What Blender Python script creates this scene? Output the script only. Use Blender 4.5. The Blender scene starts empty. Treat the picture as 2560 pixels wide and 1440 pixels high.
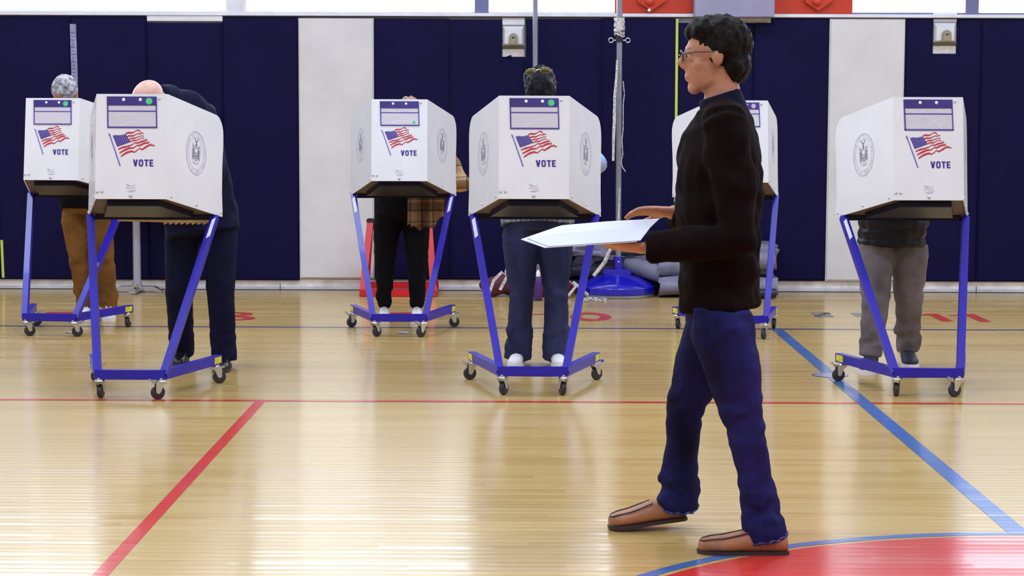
import bpy, bmesh, math, random
from mathutils import Vector, Matrix, noise
random.seed(7)
S = bpy.context.scene
C = S.collection
PI = math.pi

# ------------------------------------------------------------------ camera
FPX, PITCH, CAMH, ROLL, YAW = 4800.0, .08978, 1.4249, .00347, -.00546
R0 = Vector((math.cos(YAW), -math.sin(YAW), 0)); F0 = Vector((math.sin(YAW), math.cos(YAW), 0)); UZ = Vector((0, 0, 1))
FW = F0*math.cos(PITCH) - UZ*math.sin(PITCH); D0 = -F0*math.sin(PITCH) - UZ*math.cos(PITCH)
RV = R0*math.cos(ROLL) - D0*math.sin(ROLL); DV = R0*math.sin(ROLL) + D0*math.cos(ROLL)
CO = Vector((0, 0, CAMH))
cd = bpy.data.cameras.new('camera'); cam = bpy.data.objects.new('camera', cd); C.objects.link(cam)
cd.sensor_width = 36; cd.lens = FPX/2560*36; cd.clip_start = .05; cd.clip_end = 200
m = Matrix((RV, -DV, -FW)).transposed().to_4x4(); m.translation = CO; cam.matrix_world = m
S.camera = cam
def ray(x, y): return FW + RV*((x-1280)/FPX) + DV*((y-720)/FPX)
def G(x, y, z=0.0):
    """point of the floor (or of height z) seen at a pixel of the photograph"""
    d = ray(x, y); return CO + d*((z-CAMH)/d.z)
def AT(x, y, Y):
    """point at depth Y seen at a pixel of the photograph"""
    d = ray(x, y); return CO + d*(Y/d.y)

# ------------------------------------------------------------------ world, lamps, exposure
w = bpy.data.worlds.new('world'); S.world = w; w.use_nodes = True
w.node_tree.nodes['Background'].inputs[0].default_value = (.75, .85, 1, 1)
w.node_tree.nodes['Background'].inputs[1].default_value = 1.0
S.view_settings.view_transform = 'Standard'; S.view_settings.look = 'None'
S.view_settings.exposure = -.19; S.view_settings.gamma = 1.0; S.view_settings.use_curve_mapping = False
WALL_Y = 15.61; PADF = 15.55; CEIL = 7.0
def area(name, loc, sx, sy, power, col=(.845, .97, 1.18), rot=(0, 0, 0)):
    l = bpy.data.lights.new(name, 'AREA'); l.shape = 'RECTANGLE'; l.size = sx; l.size_y = sy; l.energy = power; l.color = col
    o = bpy.data.objects.new(name, l); o.location = loc; o.rotation_euler = rot; C.objects.link(o); return o
LAMP = 125
for ly, k in ((-3.0, .6), (2.0, .85), (6.5, .95), (11.0, 1.15)):
    for lx in (-6, -2, 2, 6):
        area('ceiling_lamp', (lx, ly, CEIL-.12), 1.6, 1.0, LAMP*k)
WINDOW_LIGHT = 5.0

# ------------------------------------------------------------------ materials
def lin(c):
    r = []
    for v in c:
        v /= 255.0
        r.append(v/12.92 if v <= .04045 else ((v+.055)/1.055)**2.4)
    return (*r, 1.0)
M = {}
def mat(name, rgb, rough=.5, metal=0.0, spec=.5, bump=0.0, bscale=80.0, var=0.0, vscale=6.0, coat=0.0, sheen=0.0, emit=0.0, alpha=1.0, trans=0.0, stretch=(1, 1, 1)):
    m = bpy.data.materials.new(name); m.use_nodes = True; nt = m.node_tree; b = nt.nodes['Principled BSDF']
    b.inputs['Base Color'].default_value = lin(rgb); b.inputs['Roughness'].default_value = rough; b.inputs['Metallic'].default_value = metal
    b.inputs['Specular IOR Level'].default_value = spec; b.inputs['Coat Weight'].default_value = coat; b.inputs['Sheen Weight'].default_value = sheen
    b.inputs['Alpha'].default_value = alpha; b.inputs['Transmission Weight'].default_value = trans
    if emit: b.inputs['Emission Color'].default_value = lin(rgb); b.inputs['Emission Strength'].default_value = emit
    if bump or var:
        tc = nt.nodes.new('ShaderNodeTexCoord'); mp = nt.nodes.new('ShaderNodeMapping'); mp.inputs['Scale'].default_value = stretch
        nt.links.new(tc.outputs['Object'], mp.inputs[0])
    if bump:
        n = nt.nodes.new('ShaderNodeTexNoise'); n.inputs['Scale'].default_value = bscale; n.inputs['Detail'].default_value = 4
        bp = nt.nodes.new('ShaderNodeBump'); bp.inputs['Strength'].default_value = bump; bp.inputs['Distance'].default_value = .01
        nt.links.new(mp.outputs[0], n.inputs['Vector']); nt.links.new(n.outputs[0], bp.inputs['Height']); nt.links.new(bp.outputs[0], b.inputs['Normal'])
    if var:
        n2 = nt.nodes.new('ShaderNodeTexNoise'); n2.inputs['Scale'].default_value = vscale; n2.inputs['Detail'].default_value = 5
        rp = nt.nodes.new('ShaderNodeValToRGB'); rp.color_ramp.elements[0].position = .35; rp.color_ramp.elements[1].position = .65
        rp.color_ramp.elements[0].color = lin([max(0, c*(1-var)) for c in rgb]); rp.color_ramp.elements[1].color = lin([min(255, c*(1+var)) for c in rgb])
        nt.links.new(mp.outputs[0], n2.inputs['Vector']); nt.links.new(n2.outputs[0], rp.inputs[0]); nt.links.new(rp.outputs[0], b.inputs['Base Color'])
    M[name] = m; return m

mat('pad_navy', (14, 10, 56), .45, spec=.1, bump=.25, bscale=420, var=.05, vscale=3)
mat('pad_cream', (214, 212, 214), .5, bump=.2, bscale=420, var=.025, vscale=3)
mat('wall_paint', (226, 226, 232), .6, bump=.05, bscale=60)
mat('room_paint', (205, 203, 205), .7)
mat('wall_dark', (40, 38, 48), .8)
mat('trim_white', (222, 222, 230), .4, bump=.04, bscale=30, var=.03)
mat('frame_blue', (112, 114, 158), .35, metal=.2)
mat('base_stone', (222, 214, 208), .6, var=.08, vscale=9, bump=.1)
mat('base_metal', (205, 207, 220), .3, metal=.3, var=.05)
mat('gap_black', (18, 14, 14), .8)
mat('orange_board', (196, 52, 24), .45, var=.05, vscale=2)
mat('grey_casing', (150, 148, 178), .5, var=.03)
mat('tape_green', (190, 206, 84), .5)
mat('tape_grey', (140, 138, 172), .5, var=.1, vscale=30)
mat('booth_white', (226, 226, 233), .32, bump=.06, bscale=22, var=.012, vscale=4, coat=.15)
mat('pocket_purple', (56, 38, 124), .35, bump=.1, bscale=30, var=.1, vscale=12)
mat('ink_violet', (74, 56, 150), .45)
mat('flag_violet', (112, 98, 178), .45)
mat('flag_red', (190, 32, 52), .45)
mat('flag_blue', (58, 36, 138), .45)
mat('star_white', (225, 222, 235), .5)
mat('seal_grey', (182, 180, 198), .5)
mat('maker_ink', (166, 162, 188), .5)
mat('seal_dark', (128, 124, 154), .5)
mat('maker_red', (206, 186, 196), .5)
mat('film', (206, 202, 214), .08, bump=.35, bscale=28, coat=.6)
mat('dot_green', (72, 200, 130), .5)
mat('dot_pink', (196, 178, 186), .5)
mat('snap_white', (236, 234, 240), .25)
mat('zinc', (196, 196, 205), .22, metal=.9, bump=.05)
mat('zinc_warm', (200, 196, 186), .3, metal=.75)
mat('booth_blue', (34, 20, 160), .32, spec=.35, coat=.1, var=.05, vscale=8)
mat('tray_navy', (13, 11, 38), .45, spec=.2)
mat('board_brown', (78, 58, 50), .6, var=.12, vscale=20, stretch=(1, 6, 1))
mat('rubber', (38, 37, 44), .5, bump=.05)
mat('floor_grey', (116, 112, 112), .4)
mat('sticker_yellow', (206, 204, 48), .5, var=.15, vscale=70)
mat('label_white', (222, 224, 236), .4, var=.05, vscale=60)
mat('cardboard', (206, 178, 140), .7, var=.1)
mat('steel_pole', (150, 152, 166), .32, metal=.7, bump=.04, var=.05, vscale=10)
mat('pole_lilac', (168, 166, 186), .35, metal=.3)
mat('base_blue', (20, 16, 170), .25, coat=.4)
mat('black_strap', (26, 24, 40), .5)
mat('rope', (206, 202, 200), .8, bump=.8, bscale=160, var=.2, vscale=60)
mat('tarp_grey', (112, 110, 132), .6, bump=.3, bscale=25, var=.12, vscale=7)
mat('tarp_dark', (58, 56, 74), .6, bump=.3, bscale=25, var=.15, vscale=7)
mat('maroon', (84, 26, 50), .7, bump=.4, bscale=40, var=.2, vscale=15)
mat('bag_purple', (70, 34, 110), .6, bump=.3, bscale=40)
mat('red_metal', (200, 26, 34), .35, var=.05)
mat('beige_plastic', (150, 144, 124), .4)
mat('grey_brown', (120, 112, 98), .5)  # own grey-brown colour of the sensor shelf and plain name plate
mat('led_red', (235, 90, 80), .4, emit=.6)
mat('paper', (190, 192, 202), .5, bump=.05, bscale=20)
mat('paint_red', (196, 44, 44), .18); mat('paint_blue', (62, 104, 168), .18); mat('paint_navy', (64, 72, 140), .18)
mat('skin', (182, 124, 96), .5, bump=.1, bscale=120, var=.06, vscale=14)
mat('skin_pink', (216, 168, 150), .38, bump=.05, bscale=120, var=.05, vscale=14)
mat('eye_white', (190, 180, 174), .2); mat('iris', (50, 34, 26), .2)
mat('hair_black', (24, 21, 28), .38, spec=.25, bump=.9, bscale=60, stretch=(6, 6, .7), var=.3, vscale=40)
mat('hair_brown', (22, 16, 14), .45, spec=.15, bump=.9, bscale=60, stretch=(6, 6, .7), var=.25, vscale=30)
mat('hair_blond', (156, 122, 96), .5, bump=.9, bscale=60, var=.2, vscale=40)
mat('hair_grey', (150, 148, 154), .55, bump=.8, bscale=130, var=.38, vscale=34)
mat('sweater', (19, 8, 9), .85, spec=.08, bump=.5, bscale=220, var=.12, vscale=9)
mat('jeans', (50, 54, 90), .8, spec=.08, bump=.45, bscale=320, var=.2, vscale=7, stretch=(1, 1, .35))
mat('jeans_dark', (29, 29, 72), .8, spec=.08, bump=.45, bscale=320, var=.38, vscale=5, stretch=(1, 1, .35))
mat('denim_hem', (70, 72, 122), .85, spec=.05, bump=.8, bscale=120, var=.3, vscale=60)
mat('jeans_grey', (112, 104, 108), .82, spec=.08, bump=.45, bscale=320, var=.14, vscale=6)
mat('khaki', (112, 76, 38), .8, spec=.08, bump=.3, bscale=260, var=.14, vscale=6)
mat('suit_navy', (20, 20, 46), .75, spec=.08, bump=.25, bscale=300, var=.12, vscale=6)
mat('black_cloth', (17, 16, 22), .85, spec=.08, bump=.3, bscale=250)
mat('puffer_black', (18, 18, 28), .4, spec=.2, bump=.3, bscale=60)
mat('blue_shirt', (150, 168, 206), .7, spec=.08, bump=.2, bscale=200, var=.08)
mat('tan_leather', (158, 102, 68), .45, bump=.2, bscale=120, var=.1, vscale=14)
mat('sole_dark', (56, 38, 40), .6)
mat('sneaker_white', (226, 224, 228), .55, bump=.1, bscale=60, var=.04)
mat('shoe_navy', (26, 25, 48), .6, bump=.2, bscale=80)
mat('shoe_black', (16, 15, 20), .3)
mat('lens_olive', (150, 140, 100), .05, metal=.8)
mat('glass_frame', (60, 60, 78), .25)
mat('sock_dark', (20, 18, 34), .9, spec=.08)

def plaid(name, base, s1, s2, sc1, sc2):
    m = bpy.data.materials.new(name); m.use_nodes = True; nt = m.node_tree; b = nt.nodes['Principled BSDF']; b.inputs['Roughness'].default_value = .85
    tc = nt.nodes.new('ShaderNodeTexCoord'); sp = nt.nodes.new('ShaderNodeSeparateXYZ'); nt.links.new(tc.outputs['Object'], sp.inputs[0])
    prev = None
    def band(src, freq, th, col):
        nonlocal prev
        mu = nt.nodes.new('ShaderNodeMath'); mu.operation = 'MULTIPLY'; mu.inputs[1].default_value = freq; nt.links.new(src, mu.inputs[0])
        fr = nt.nodes.new('ShaderNodeMath'); fr.operation = 'FRACT'; nt.links.new(mu.outputs[0], fr.inputs[0])
        lt = nt.nodes.new('ShaderNodeMath'); lt.operation = 'LESS_THAN'; lt.inputs[1].default_value = th; nt.links.new(fr.outputs[0], lt.inputs[0])
        hf = nt.nodes.new('ShaderNodeMath'); hf.operation = 'MULTIPLY'; hf.inputs[1].default_value = .6; nt.links.new(lt.outputs[0], hf.inputs[0])
        mx = nt.nodes.new('ShaderNodeMix'); mx.data_type = 'RGBA'; nt.links.new(hf.outputs[0], mx.inputs[0])
        if prev is None: mx.inputs[6].default_value = lin(base)
        else: nt.links.new(prev, mx.inputs[6])
        mx.inputs[7].default_value = lin(col); prev = mx.outputs[2]
    band(sp.outputs[0], sc1, .4, s1); band(sp.outputs[2], sc1, .4, s1); band(sp.outputs[0], sc2, .12, s2); band(sp.outputs[2], sc2, .12, s2)
    nt.links.new(prev, b.inputs['Base Color']); M[name] = m
plaid('plaid_brown', (178, 144, 108), (96, 60, 34), (30, 20, 18), 6.5, 13)
plaid('plaid_blue', (70, 74, 104), (148, 146, 150), (26, 26, 48), 34, 20)

FLOOR_ROUGH, FLOOR_ANISO = .165, .95
def wood(name, paint=None):
    """strip floor: boards run along x, rows .057 m, butt joints stepped by the golden ratio"""
    m = bpy.data.materials.new(name); m.use_nodes = True; nt = m.node_tree; N = nt.nodes; L = nt.links; b = N['Principled BSDF']
    geo = N.new('ShaderNodeNewGeometry'); sp = N.new('ShaderNodeSeparateXYZ'); L.new(geo.outputs['Position'], sp.inputs[0])
    def ma(op, a, bb=None):
        n = N.new('ShaderNodeMath'); n.operation = op
        for i, v in enumerate((a, bb)):
            if v is None: continue
            if isinstance(v, (int, float)): n.inputs[i].default_value = v
            else: L.new(v, n.inputs[i])
        return n.outputs[0]
    yr = ma('DIVIDE', sp.outputs[1], .057); row = ma('FLOOR', yr); fy = ma('FRACT', yr)
    off = ma('FRACT', ma('MULTIPLY', row, .618034)); xb = ma('ADD', ma('DIVIDE', sp.outputs[0], 1.3), off); xi = ma('FLOOR', xb)
    cb = N.new('ShaderNodeCombineXYZ'); L.new(row, cb.inputs[0]); L.new(xi, cb.inputs[1])
    wn = N.new('ShaderNodeTexWhiteNoise'); wn.noise_dimensions = '2D'; L.new(cb.outputs[0], wn.inputs['Vector'])
    rnd = wn.outputs['Value']
    mp = N.new('ShaderNodeMapping'); mp.inputs['Scale'].default_value = (1.6, 38, 1); L.new(geo.outputs['Position'], mp.inputs[0])
    gn = N.new('ShaderNodeTexNoise'); gn.inputs['Scale'].default_value = 3; gn.inputs['Detail'].default_value = 6; gn.inputs['Roughness'].default_value = .6; L.new(mp.outputs[0], gn.inputs['Vector'])
    t = ma('ADD', ma('MULTIPLY', rnd, .34), ma('MULTIPLY', gn.outputs[0], .62))
    rp = N.new('ShaderNodeValToRGB'); e = rp.color_ramp.elements
    if paint is None:
        e[0].position = .2; e[0].color = lin((176, 143, 80)); e[1].position = .8; e[1].color = lin((212, 184, 122))
        k = e.new(.5); k.color = lin((198, 166, 102))
    else:
        e[0].position = .2; e[0].color = lin([c*.94 for c in paint]); e[1].position = .8; e[1].color = lin([min(255, c*1.05) for c in paint])
    L.new(t, rp.inputs[0]); L.new(rp.outputs[0], b.inputs['Base Color'])
    # worn varnish: roughness drifts slowly; every board lies at its own slight tilt
    rn = N.new('ShaderNodeTexNoise'); rn.inputs['Scale'].default_value = 1.2; rn.inputs['Detail'].default_value = 3
    mp2 = N.new('ShaderNodeMapping'); mp2.inputs['Scale'].default_value = (.5, 4, 1); L.new(geo.outputs['Position'], mp2.inputs[0]); L.new(mp2.outputs[0], rn.inputs['Vector'])
    L.new(ma('ADD', ma('MULTIPLY', rn.outputs[0], .10), FLOOR_ROUGH), b.inputs['Roughness'])
    b.inputs['Coat Weight'].default_value = .3; b.inputs['Coat Roughness'].default_value = .09; b.inputs['Coat IOR'].default_value = 1.5
    b.inputs['Specular IOR Level'].default_value = .5; b.inputs['Anisotropic'].default_value = FLOOR_ANISO
    tg = N.new('ShaderNodeCombineXYZ'); tg.inputs[1].default_value = 1.0; L.new(tg.outputs[0], b.inputs['Tangent'])
    # boards are slightly crowned across their width and lie at their own tilt
    ny = ma('ADD', ma('MULTIPLY', ma('SUBTRACT', fy, .5), .03), ma('MULTIPLY', ma('SUBTRACT', rnd, .5), .035))
    ny = ma('ADD', ny, ma('MULTIPLY', ma('SUBTRACT', gn.outputs[0], .5), .05))
    cn = N.new('ShaderNodeCombineXYZ'); L.new(ny, cn.inputs[1]); cn.inputs[2].default_value = 1.0
    nm = N.new('ShaderNodeVectorMath'); nm.operation = 'NORMALIZE'; L.new(cn.outputs[0], nm.inputs[0]); L.new(nm.outputs[0], b.inputs['Normal']); L.new(nm.outputs[0], b.inputs['Coat Normal'])
    M[name] = m
wood('floor_wood'); wood('court_red', (206, 52, 44)); wood('court_blue', (70, 108, 172)); wood('court_navy', (62, 66, 132)); wood('court_plate', (140, 146, 184))

# window glazing, backlit by the daylight outside
m = bpy.data.materials.new('glazing'); m.use_nodes = True; nt = m.node_tree; b = nt.nodes['Principled BSDF']
b.inputs['Base Color'].default_value = (.8, .85, .9, 1); b.inputs['Roughness'].default_value = .4
tn = nt.nodes.new('ShaderNodeTexNoise'); tn.inputs['Scale'].default_value = 14; tn.inputs['Detail'].default_value = 6; tn.inputs['Distortion'].default_value = 1.5
rp = nt.nodes.new('ShaderNodeValToRGB'); rp.color_ramp.elements[0].color = (.68, .8, 1, 1); rp.color_ramp.elements[1].color = (.93, .97, 1.0, 1)
tc = nt.nodes.new('ShaderNodeTexCoord'); nt.links.new(tc.outputs['Object'], tn.inputs['Vector']); nt.links.new(tn.outputs[0], rp.inputs[0]); nt.links.new(rp.outputs[0], b.inputs['Emission Color'])
b.inputs['Emission Strength'].default_value = WINDOW_LIGHT; M['glazing'] = m

# ------------------------------------------------------------------ mesh helpers
def to_mesh(bm, smooth=False, name='mesh'):
    bmesh.ops.recalc_face_normals(bm, faces=bm.faces)
    me = bpy.data.meshes.new(name); bm.to_mesh(me); bm.free()
    if smooth:
        for p in me.polygons: p.use_smooth = True
    return me
def obj(name, me, mt, parent=None):
    if isinstance(me, bmesh.types.BMesh): me = to_mesh(me)
    if mt is not None and len(me.materials) == 0: me.materials.append(M[mt] if isinstance(mt, str) else mt)
    o = bpy.data.objects.new(name, me); C.objects.link(o)
    if parent is not None: o.parent = parent
    return o
def empty(name, loc=(0, 0, 0), rz=0):
    o = bpy.data.objects.new(name, None); o.location = loc; o.rotation_euler = (0, 0, rz); o.empty_display_size = .1; C.objects.link(o); return o
def tag(o, label=None, cat=None, group=None, kind=None):
    if label: o['label'] = label
    if cat: o['category'] = cat
    if group: o['group'] = group
    if kind: o['kind'] = kind
    return o
def add_box(bm, c, s, rot=None, bev=0):
    r = bmesh.ops.create_cube(bm, size=1); vs = r['verts']
    mt = Matrix.Translation(Vector(c)) @ (rot.to_4x4() if rot is not None else Matrix()) @ Matrix.Diagonal((*s, 1))
    bmesh.ops.transform(bm, matrix=mt, verts=vs)
    if bev:
        es = set(e for v in vs for e in v.link_edges)
        bmesh.ops.bevel(bm, geom=list(es), offset=bev, segments=2, affect='EDGES', clamp_overlap=True)
def box(c, s, rot=None, bev=0):
    bm = bmesh.new(); add_box(bm, c, s, rot, bev); return bm
def frame_of(d, up=Vector((0, 0, 1))):
    d = Vector(d).normalized()
    if abs(d.dot(up)) > .98: up = Vector((0, 1, 0))
    a = d.cross(up).normalized(); b = a.cross(d).normalized(); return a, b
def add_tube(bm, pts, radii, n=12, lat=None, cap=True, square=False):
    """swept tube; a radius may be (ra, rb) with ra measured along lat"""
    pts = [Vector(p) for p in pts]
    if not isinstance(radii, (list, tuple)): radii = [radii]*len(pts)
    rings = []; a = None
    for i, p in enumerate(pts):
        d = (pts[min(i+1, len(pts)-1)] - pts[max(i-1, 0)]).normalized()
        if lat is not None:
            l = Vector(lat); a = (l - d*l.dot(d)).normalized()
        elif a is None: a, _ = frame_of(d)
        else: a = (a - d*a.dot(d)).normalized()
        b = d.cross(a).normalized()
        r = radii[i]; ra, rb = r if isinstance(r, (list, tuple)) else (r, r)
        ring = []
        for k in range(n):
            t = 2*PI*k/n + (PI/4 if square else 0)
            q = 1.41421 if square else 1
            ring.append(bm.verts.new(p + a*(ra*q*math.cos(t)) + b*(rb*q*math.sin(t))))
        rings.append(ring)
    for i in range(len(rings)-1):
        for k in range(n): bm.faces.new((rings[i][k], rings[i][(k+1) % n], rings[i+1][(k+1) % n], rings[i+1][k]))
    if cap: bm.faces.new(rings[0][::-1]); bm.faces.new(rings[-1])
def tube(pts, radii, n=12, **k):
    bm = bmesh.new(); add_tube(bm, pts, radii, n, **k); return bm
def sqtube(p, q, w, up=None):
    bm = bmesh.new(); add_tube(bm, [p, q], w/2, 4, lat=up, square=True); return bm
def add_ell(bm, c, r, rot=None, seg=16):
    rr = bmesh.ops.create_uvsphere(bm, u_segments=seg, v_segments=max(8, seg*2//3), radius=1)
    mt = Matrix.Translation(Vector(c)) @ (rot.to_4x4() if rot is not None else Matrix()) @ Matrix.Diagonal((*r, 1))
    bmesh.ops.transform(bm, matrix=mt, verts=rr['verts'])
def add_cyl(bm, p, q, r, n=20, r2=None): add_tube(bm, [p, q], [r, r if r2 is None else r2], n)
def add_poly(bm, pts):
    return bm.faces.new([bm.verts.new(Vector(p)) for p in pts])
def slab(pts, thick):
    """flat polygon given thickness along vector"""
    bm = bmesh.new(); f = add_poly(bm, pts); r = bmesh.ops.extrude_face_region(bm, geom=[f])
    bmesh.ops.translate(bm, vec=Vector(thick), verts=[v for v in r['geom'] if isinstance(v, bmesh.types.BMVert)]); return bm
def lathe(prof, n=32, c=(0, 0, 0)):
    bm = bmesh.new(); rings = []
    for r, z in prof:
        rings.append([bm.verts.new((c[0]+r*math.cos(2*PI*k/n), c[1]+r*math.sin(2*PI*k/n), c[2]+z)) for k in range(n)])
    for i in range(len(rings)-1):
        for k in range(n): bm.faces.new((rings[i][k], rings[i][(k+1) % n], rings[i+1][(k+1) % n], rings[i+1][k]))
    bm.faces.new(rings[0][::-1]); bm.faces.new(rings[-1]); return bm
def smooth(o, ang=40):
    for p in o.data.polygons: p.use_smooth = True
    try: o.data.set_sharp_from_angle(angle=math.radians(ang))
    except Exception: pass
    return o

# ------------------------------------------------------------------ setting: floor
RX0, RX1, RY0, RY1 = -9.0, 9.0, -6.0, WALL_Y
floor = obj('floor', box(((RX0+RX1)/2, (RY0+WALL_Y)/2, -.05), (RX1-RX0, WALL_Y-RY0, .1)), 'floor_wood'); tag(floor, kind='structure')
pw = .057; r0, r1 = int(5.3/pw), int(8.6/pw)
plank_mesh = {}
for row in range(r0, r1):
    off = (row*.618034) % 1.0; y = (row+.5)*pw
    halfw = .34*(row*pw)*.92 + .35
    k = math.floor(-halfw/1.3 + off)
    while True:
        x0 = (k-off)*1.3; x1 = x0+1.3; k += 1
        if x0 > halfw: break
        if x1 < -halfw: continue
        if 'p' not in plank_mesh:
            bm = bmesh.new(); add_box(bm, (0, 0, -.004), (1.2985, pw-.0009, .008), bev=.0006); plank_mesh['p'] = to_mesh(bm)
        o = obj('floorboard', plank_mesh['p'], 'floor_wood', floor); o.location = ((x0+x1)/2, y, .0004)
        o.rotation_euler = (random.gauss(0, .0022), random.gauss(0, .0002), 0)
LZ = .0012
def paint(name, pts, mt, z=LZ):
    bm = bmesh.new(); add_poly(bm, [(p[0], p[1], z) for p in pts]); return obj(name, bm, mt, floor)
def rect(x0, y0, x1, y1): return [(x0, y0), (x1, y0), (x1, y1), (x0, y1)]
CX, CY = 1.71, 4.795
def annulus(r0_, r1_, n=120, cx=CX, cy=CY, sx=1, sy=1, z=LZ):
    bm = bmesh.new(); a = []; b_ = []
    for k in range(n):
        t = 2*PI*k/n; a.append(bm.verts.new((cx+r0_[0]*math.cos(t), cy+r0_[1]*math.sin(t), z))); b_.append(bm.verts.new((cx+r1_[0]*math.cos(t), cy+r1_[1]*math.sin(t), z)))
    for k in range(n): bm.faces.new((a[k], a[(k+1) % n], b_[(k+1) % n], b_[k]))
    return bm
paint('court_line', rect(RX0, 9.468, RX1, 9.518), 'court_red')
paint('court_line', rect(-1.33, 1.0, -1.279, 9.468), 'court_red')
paint('court_line', rect(RX0, 12.80, RX1, 12.85), 'court_navy')
paint('court_line', rect(1.672, CY+1.70, 1.745, 12.80), 'court_blue', LZ+.0003)
obj('court_circle_line', annulus((1.677, 1.677), (1.725, 1.725)), 'court_blue', floor)
paint('court_circle', [(CX+1.655*math.cos(2*PI*k/120), CY+1.655*math.sin(2*PI*k/120)) for k in range(120)], 'court_red')
pl = G(2075, 938)
paint('floor_plate', [(pl.x+.098*math.cos(2*PI*k/40), pl.y+.098*math.sin(2*PI*k/40)) for k in range(40)], 'court_plate', LZ+.0006)
obj('floor_plate_rim', annulus((.094, .094), (.1, .1), 40, pl.x, pl.y, z=LZ+.0008), 'court_navy', floor)
# numerals painted near the wall
def one(x, y0, y1):
    paint('floor_numeral', [(x, y0), (x+.082, y0), (x+.082, y1), (x, y1)], 'court_red')
    paint('floor_numeral', [(x, y1), (x-.03, y1-.05), (x-.13, y1-.09), (x-.13, y1-.14), (x, y1-.12)], 'court_red')
a = G(2355, 804); one(a.x, a.y, a.y+.53); a = G(2450, 805); one(a.x, a.y, a.y+.53)
a = G(1372, 803); one(a.x, a.y, a.y+.55)
a = G(1476, 792); obj('floor_numeral', annulus((.067, .16), (.148, .285), 48, a.x, a.y), 'court_red', floor)
a = G(583, 796); obj('floor_numeral', annulus((.075, .06), (.155, .15), 40, a.x, a.y), 'court_red', floor)
a = G(583, 785.5); obj('floor_numeral', annulus((.068, .055), (.14, .14), 40, a.x, a.y, z=LZ+.0002), 'court_red', floor)
a = G(1006, 787); obj('floor_numeral', annulus((.068, .08), (.15, .17), 40, a.x, a.y), 'court_red', floor); paint('floor_numeral', rect(a.x+.07, a.y-.36, a.x+.15, a.y), 'court_red', LZ+.0002)
a = G(110, 783.5); paint('floor_numeral', rect(a.x, a.y, a.x+.21, a.y+.09), 'court_red'); paint('floor_numeral', [(a.x+.21, a.y), (a.x+.12, a.y), (a.x+.03, a.y-.5), (a.x+.12, a.y-.5)], 'court_red', LZ+.0002)

# ------------------------------------------------------------------ setting: walls
def WX(x, y=60): return AT(x, y, PADF).x
def WZ(y, x=1280): return AT(x, y, PADF).z
SILL = 2.215
wall_back = obj('wall_back', box((0, WALL_Y+.1, 1.1), (RX1-RX0, .2, 2.26)), 'wall_paint'); tag(wall_back, kind='structure')
for nm, c, s in (('wall_left', (RX0-.1, 4.8, 3.5), (.2, 21.8, 7)), ('wall_right', (RX1+.1, 4.8, 3.5), (.2, 21.8, 7)), ('wall_front', (0, RY0-.1, 3.5), (18, .2, 7)), ('ceiling', (0, 4.8, CEIL+.05), (18.4, 22, .1))):
    tag(obj(nm, box(c, s), 'room_paint'), kind='structure')
WTOP = 4.7
tag(obj('wall_upper', box((0, WALL_Y+.1, (WTOP+CEIL)/2), (18, .2, CEIL-WTOP)), 'room_paint'), kind='structure')
# pads
X0, PW, PB, PT = -1.8128, .61, .092, 2.195
def pad(n, mt, top=PT, notch=None, bot=PB):
    x0 = X0+PW*n+.002; x1 = X0+PW*(n+1)-.002
    if notch is None: pts = [(x0, bot), (x1, bot), (x1, top), (x0, top)]
    else:
        a_, b_, z_ = notch
        pts = [(x0, bot), (x1, bot)]
        pts += [(x1, top), (b_, top), (b_, z_), (a_, z_), (a_, top), (x0, top)] if b_ < x1-.01 else [(x1, z_), (a_, z_), (a_, top), (x0, top)]
    bm = slab([(p[0], WALL_Y-.001, p[1]) for p in pts], (0, -(WALL_Y-PADF), 0))
    es = [e for e in bm.edges if all(v.co.y < PADF+.005 for v in e.verts)]
    bmesh.ops.bevel(bm, geom=es, offset=.012, segments=3, affect='EDGES', clamp_overlap=True)
    o = obj('wall_pad', bm, mt, wall_back); smooth(o, 50)
    if mt == 'pad_cream': o['label'] = 'cream wall pad'
for n in range(-11, 17):
    cream = n in (0, 7, -7, 14)
    top = PT + (.008 if n in (-4, -3, -1) else -.006 if n == 2 else .012 if n >= 6 else .006 if n == 4 else 0)
    bot = PB + (-.012 if n < 0 else .004 if n == 0 else 0)
    notch = None
    if n == -2: top = WZ(57, 460)
    if n == 5: top = WZ(57, 1800)
    if n == 2: notch = (WX(1255), X0+PW*3, WZ(142, 1283))
    if n == 8: notch = (WX(2334), WX(2396), WZ(135, 2363))
    if n == 6: notch = (X0+PW*6, WX(1931), WZ(57, 1900)); 
    if n == 6:
        x0 = X0+PW*6+.002; x1 = X0+PW*7-.002; xm = notch[1]; zz = notch[2]
        bm = slab([(p[0], WALL_Y-.001, p[1]) for p in [(x0, bot), (x1, bot), (x1, top), (xm, top), (xm, zz), (x0, zz)]], (0, -(WALL_Y-PADF), 0))
        bmesh.ops.bevel(bm, geom=[e for e in bm.edges if all(v.co.y < PADF+.005 for v in e.verts)], offset=.012, segments=3, affect='EDGES', clamp_overlap=True)
        smooth(obj('wall_pad', bm, 'pad_navy', wall_back), 50)
    else: pad(n, 'pad_cream' if cream else 'pad_navy', top, notch, bot)
# lifted flap of vinyl under the left-hand sensor box
a0, a1, a2 = AT(1253, 146, PADF-.004), AT(1278, 137, PADF-.02), AT(1280, 148, PADF-.004)
obj('vinyl_flap', slab([a0, a2, a1], (0, .003, 0)), 'pad_navy', wall_back)
# base of wall
bb = obj('baseboard_back', box((0, WALL_Y-.012, .058), (18, .03, .062)), 'base_stone'); tag(bb, kind='structure')
obj('base_angle', box((0, WALL_Y-.03, .017), (18, .03, .026), bev=.002), 'base_metal', bb)
obj('shadow_gap', box((0, WALL_Y-.035, .0025), (18, .03, .004)), 'gap_black', bb)
for px in (2442, 1320, 700): obj('base_joint', box((WX(px, 715), WALL_Y-.0465, .03), (.004, .005, .05)), 'gap_black', bb)
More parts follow.
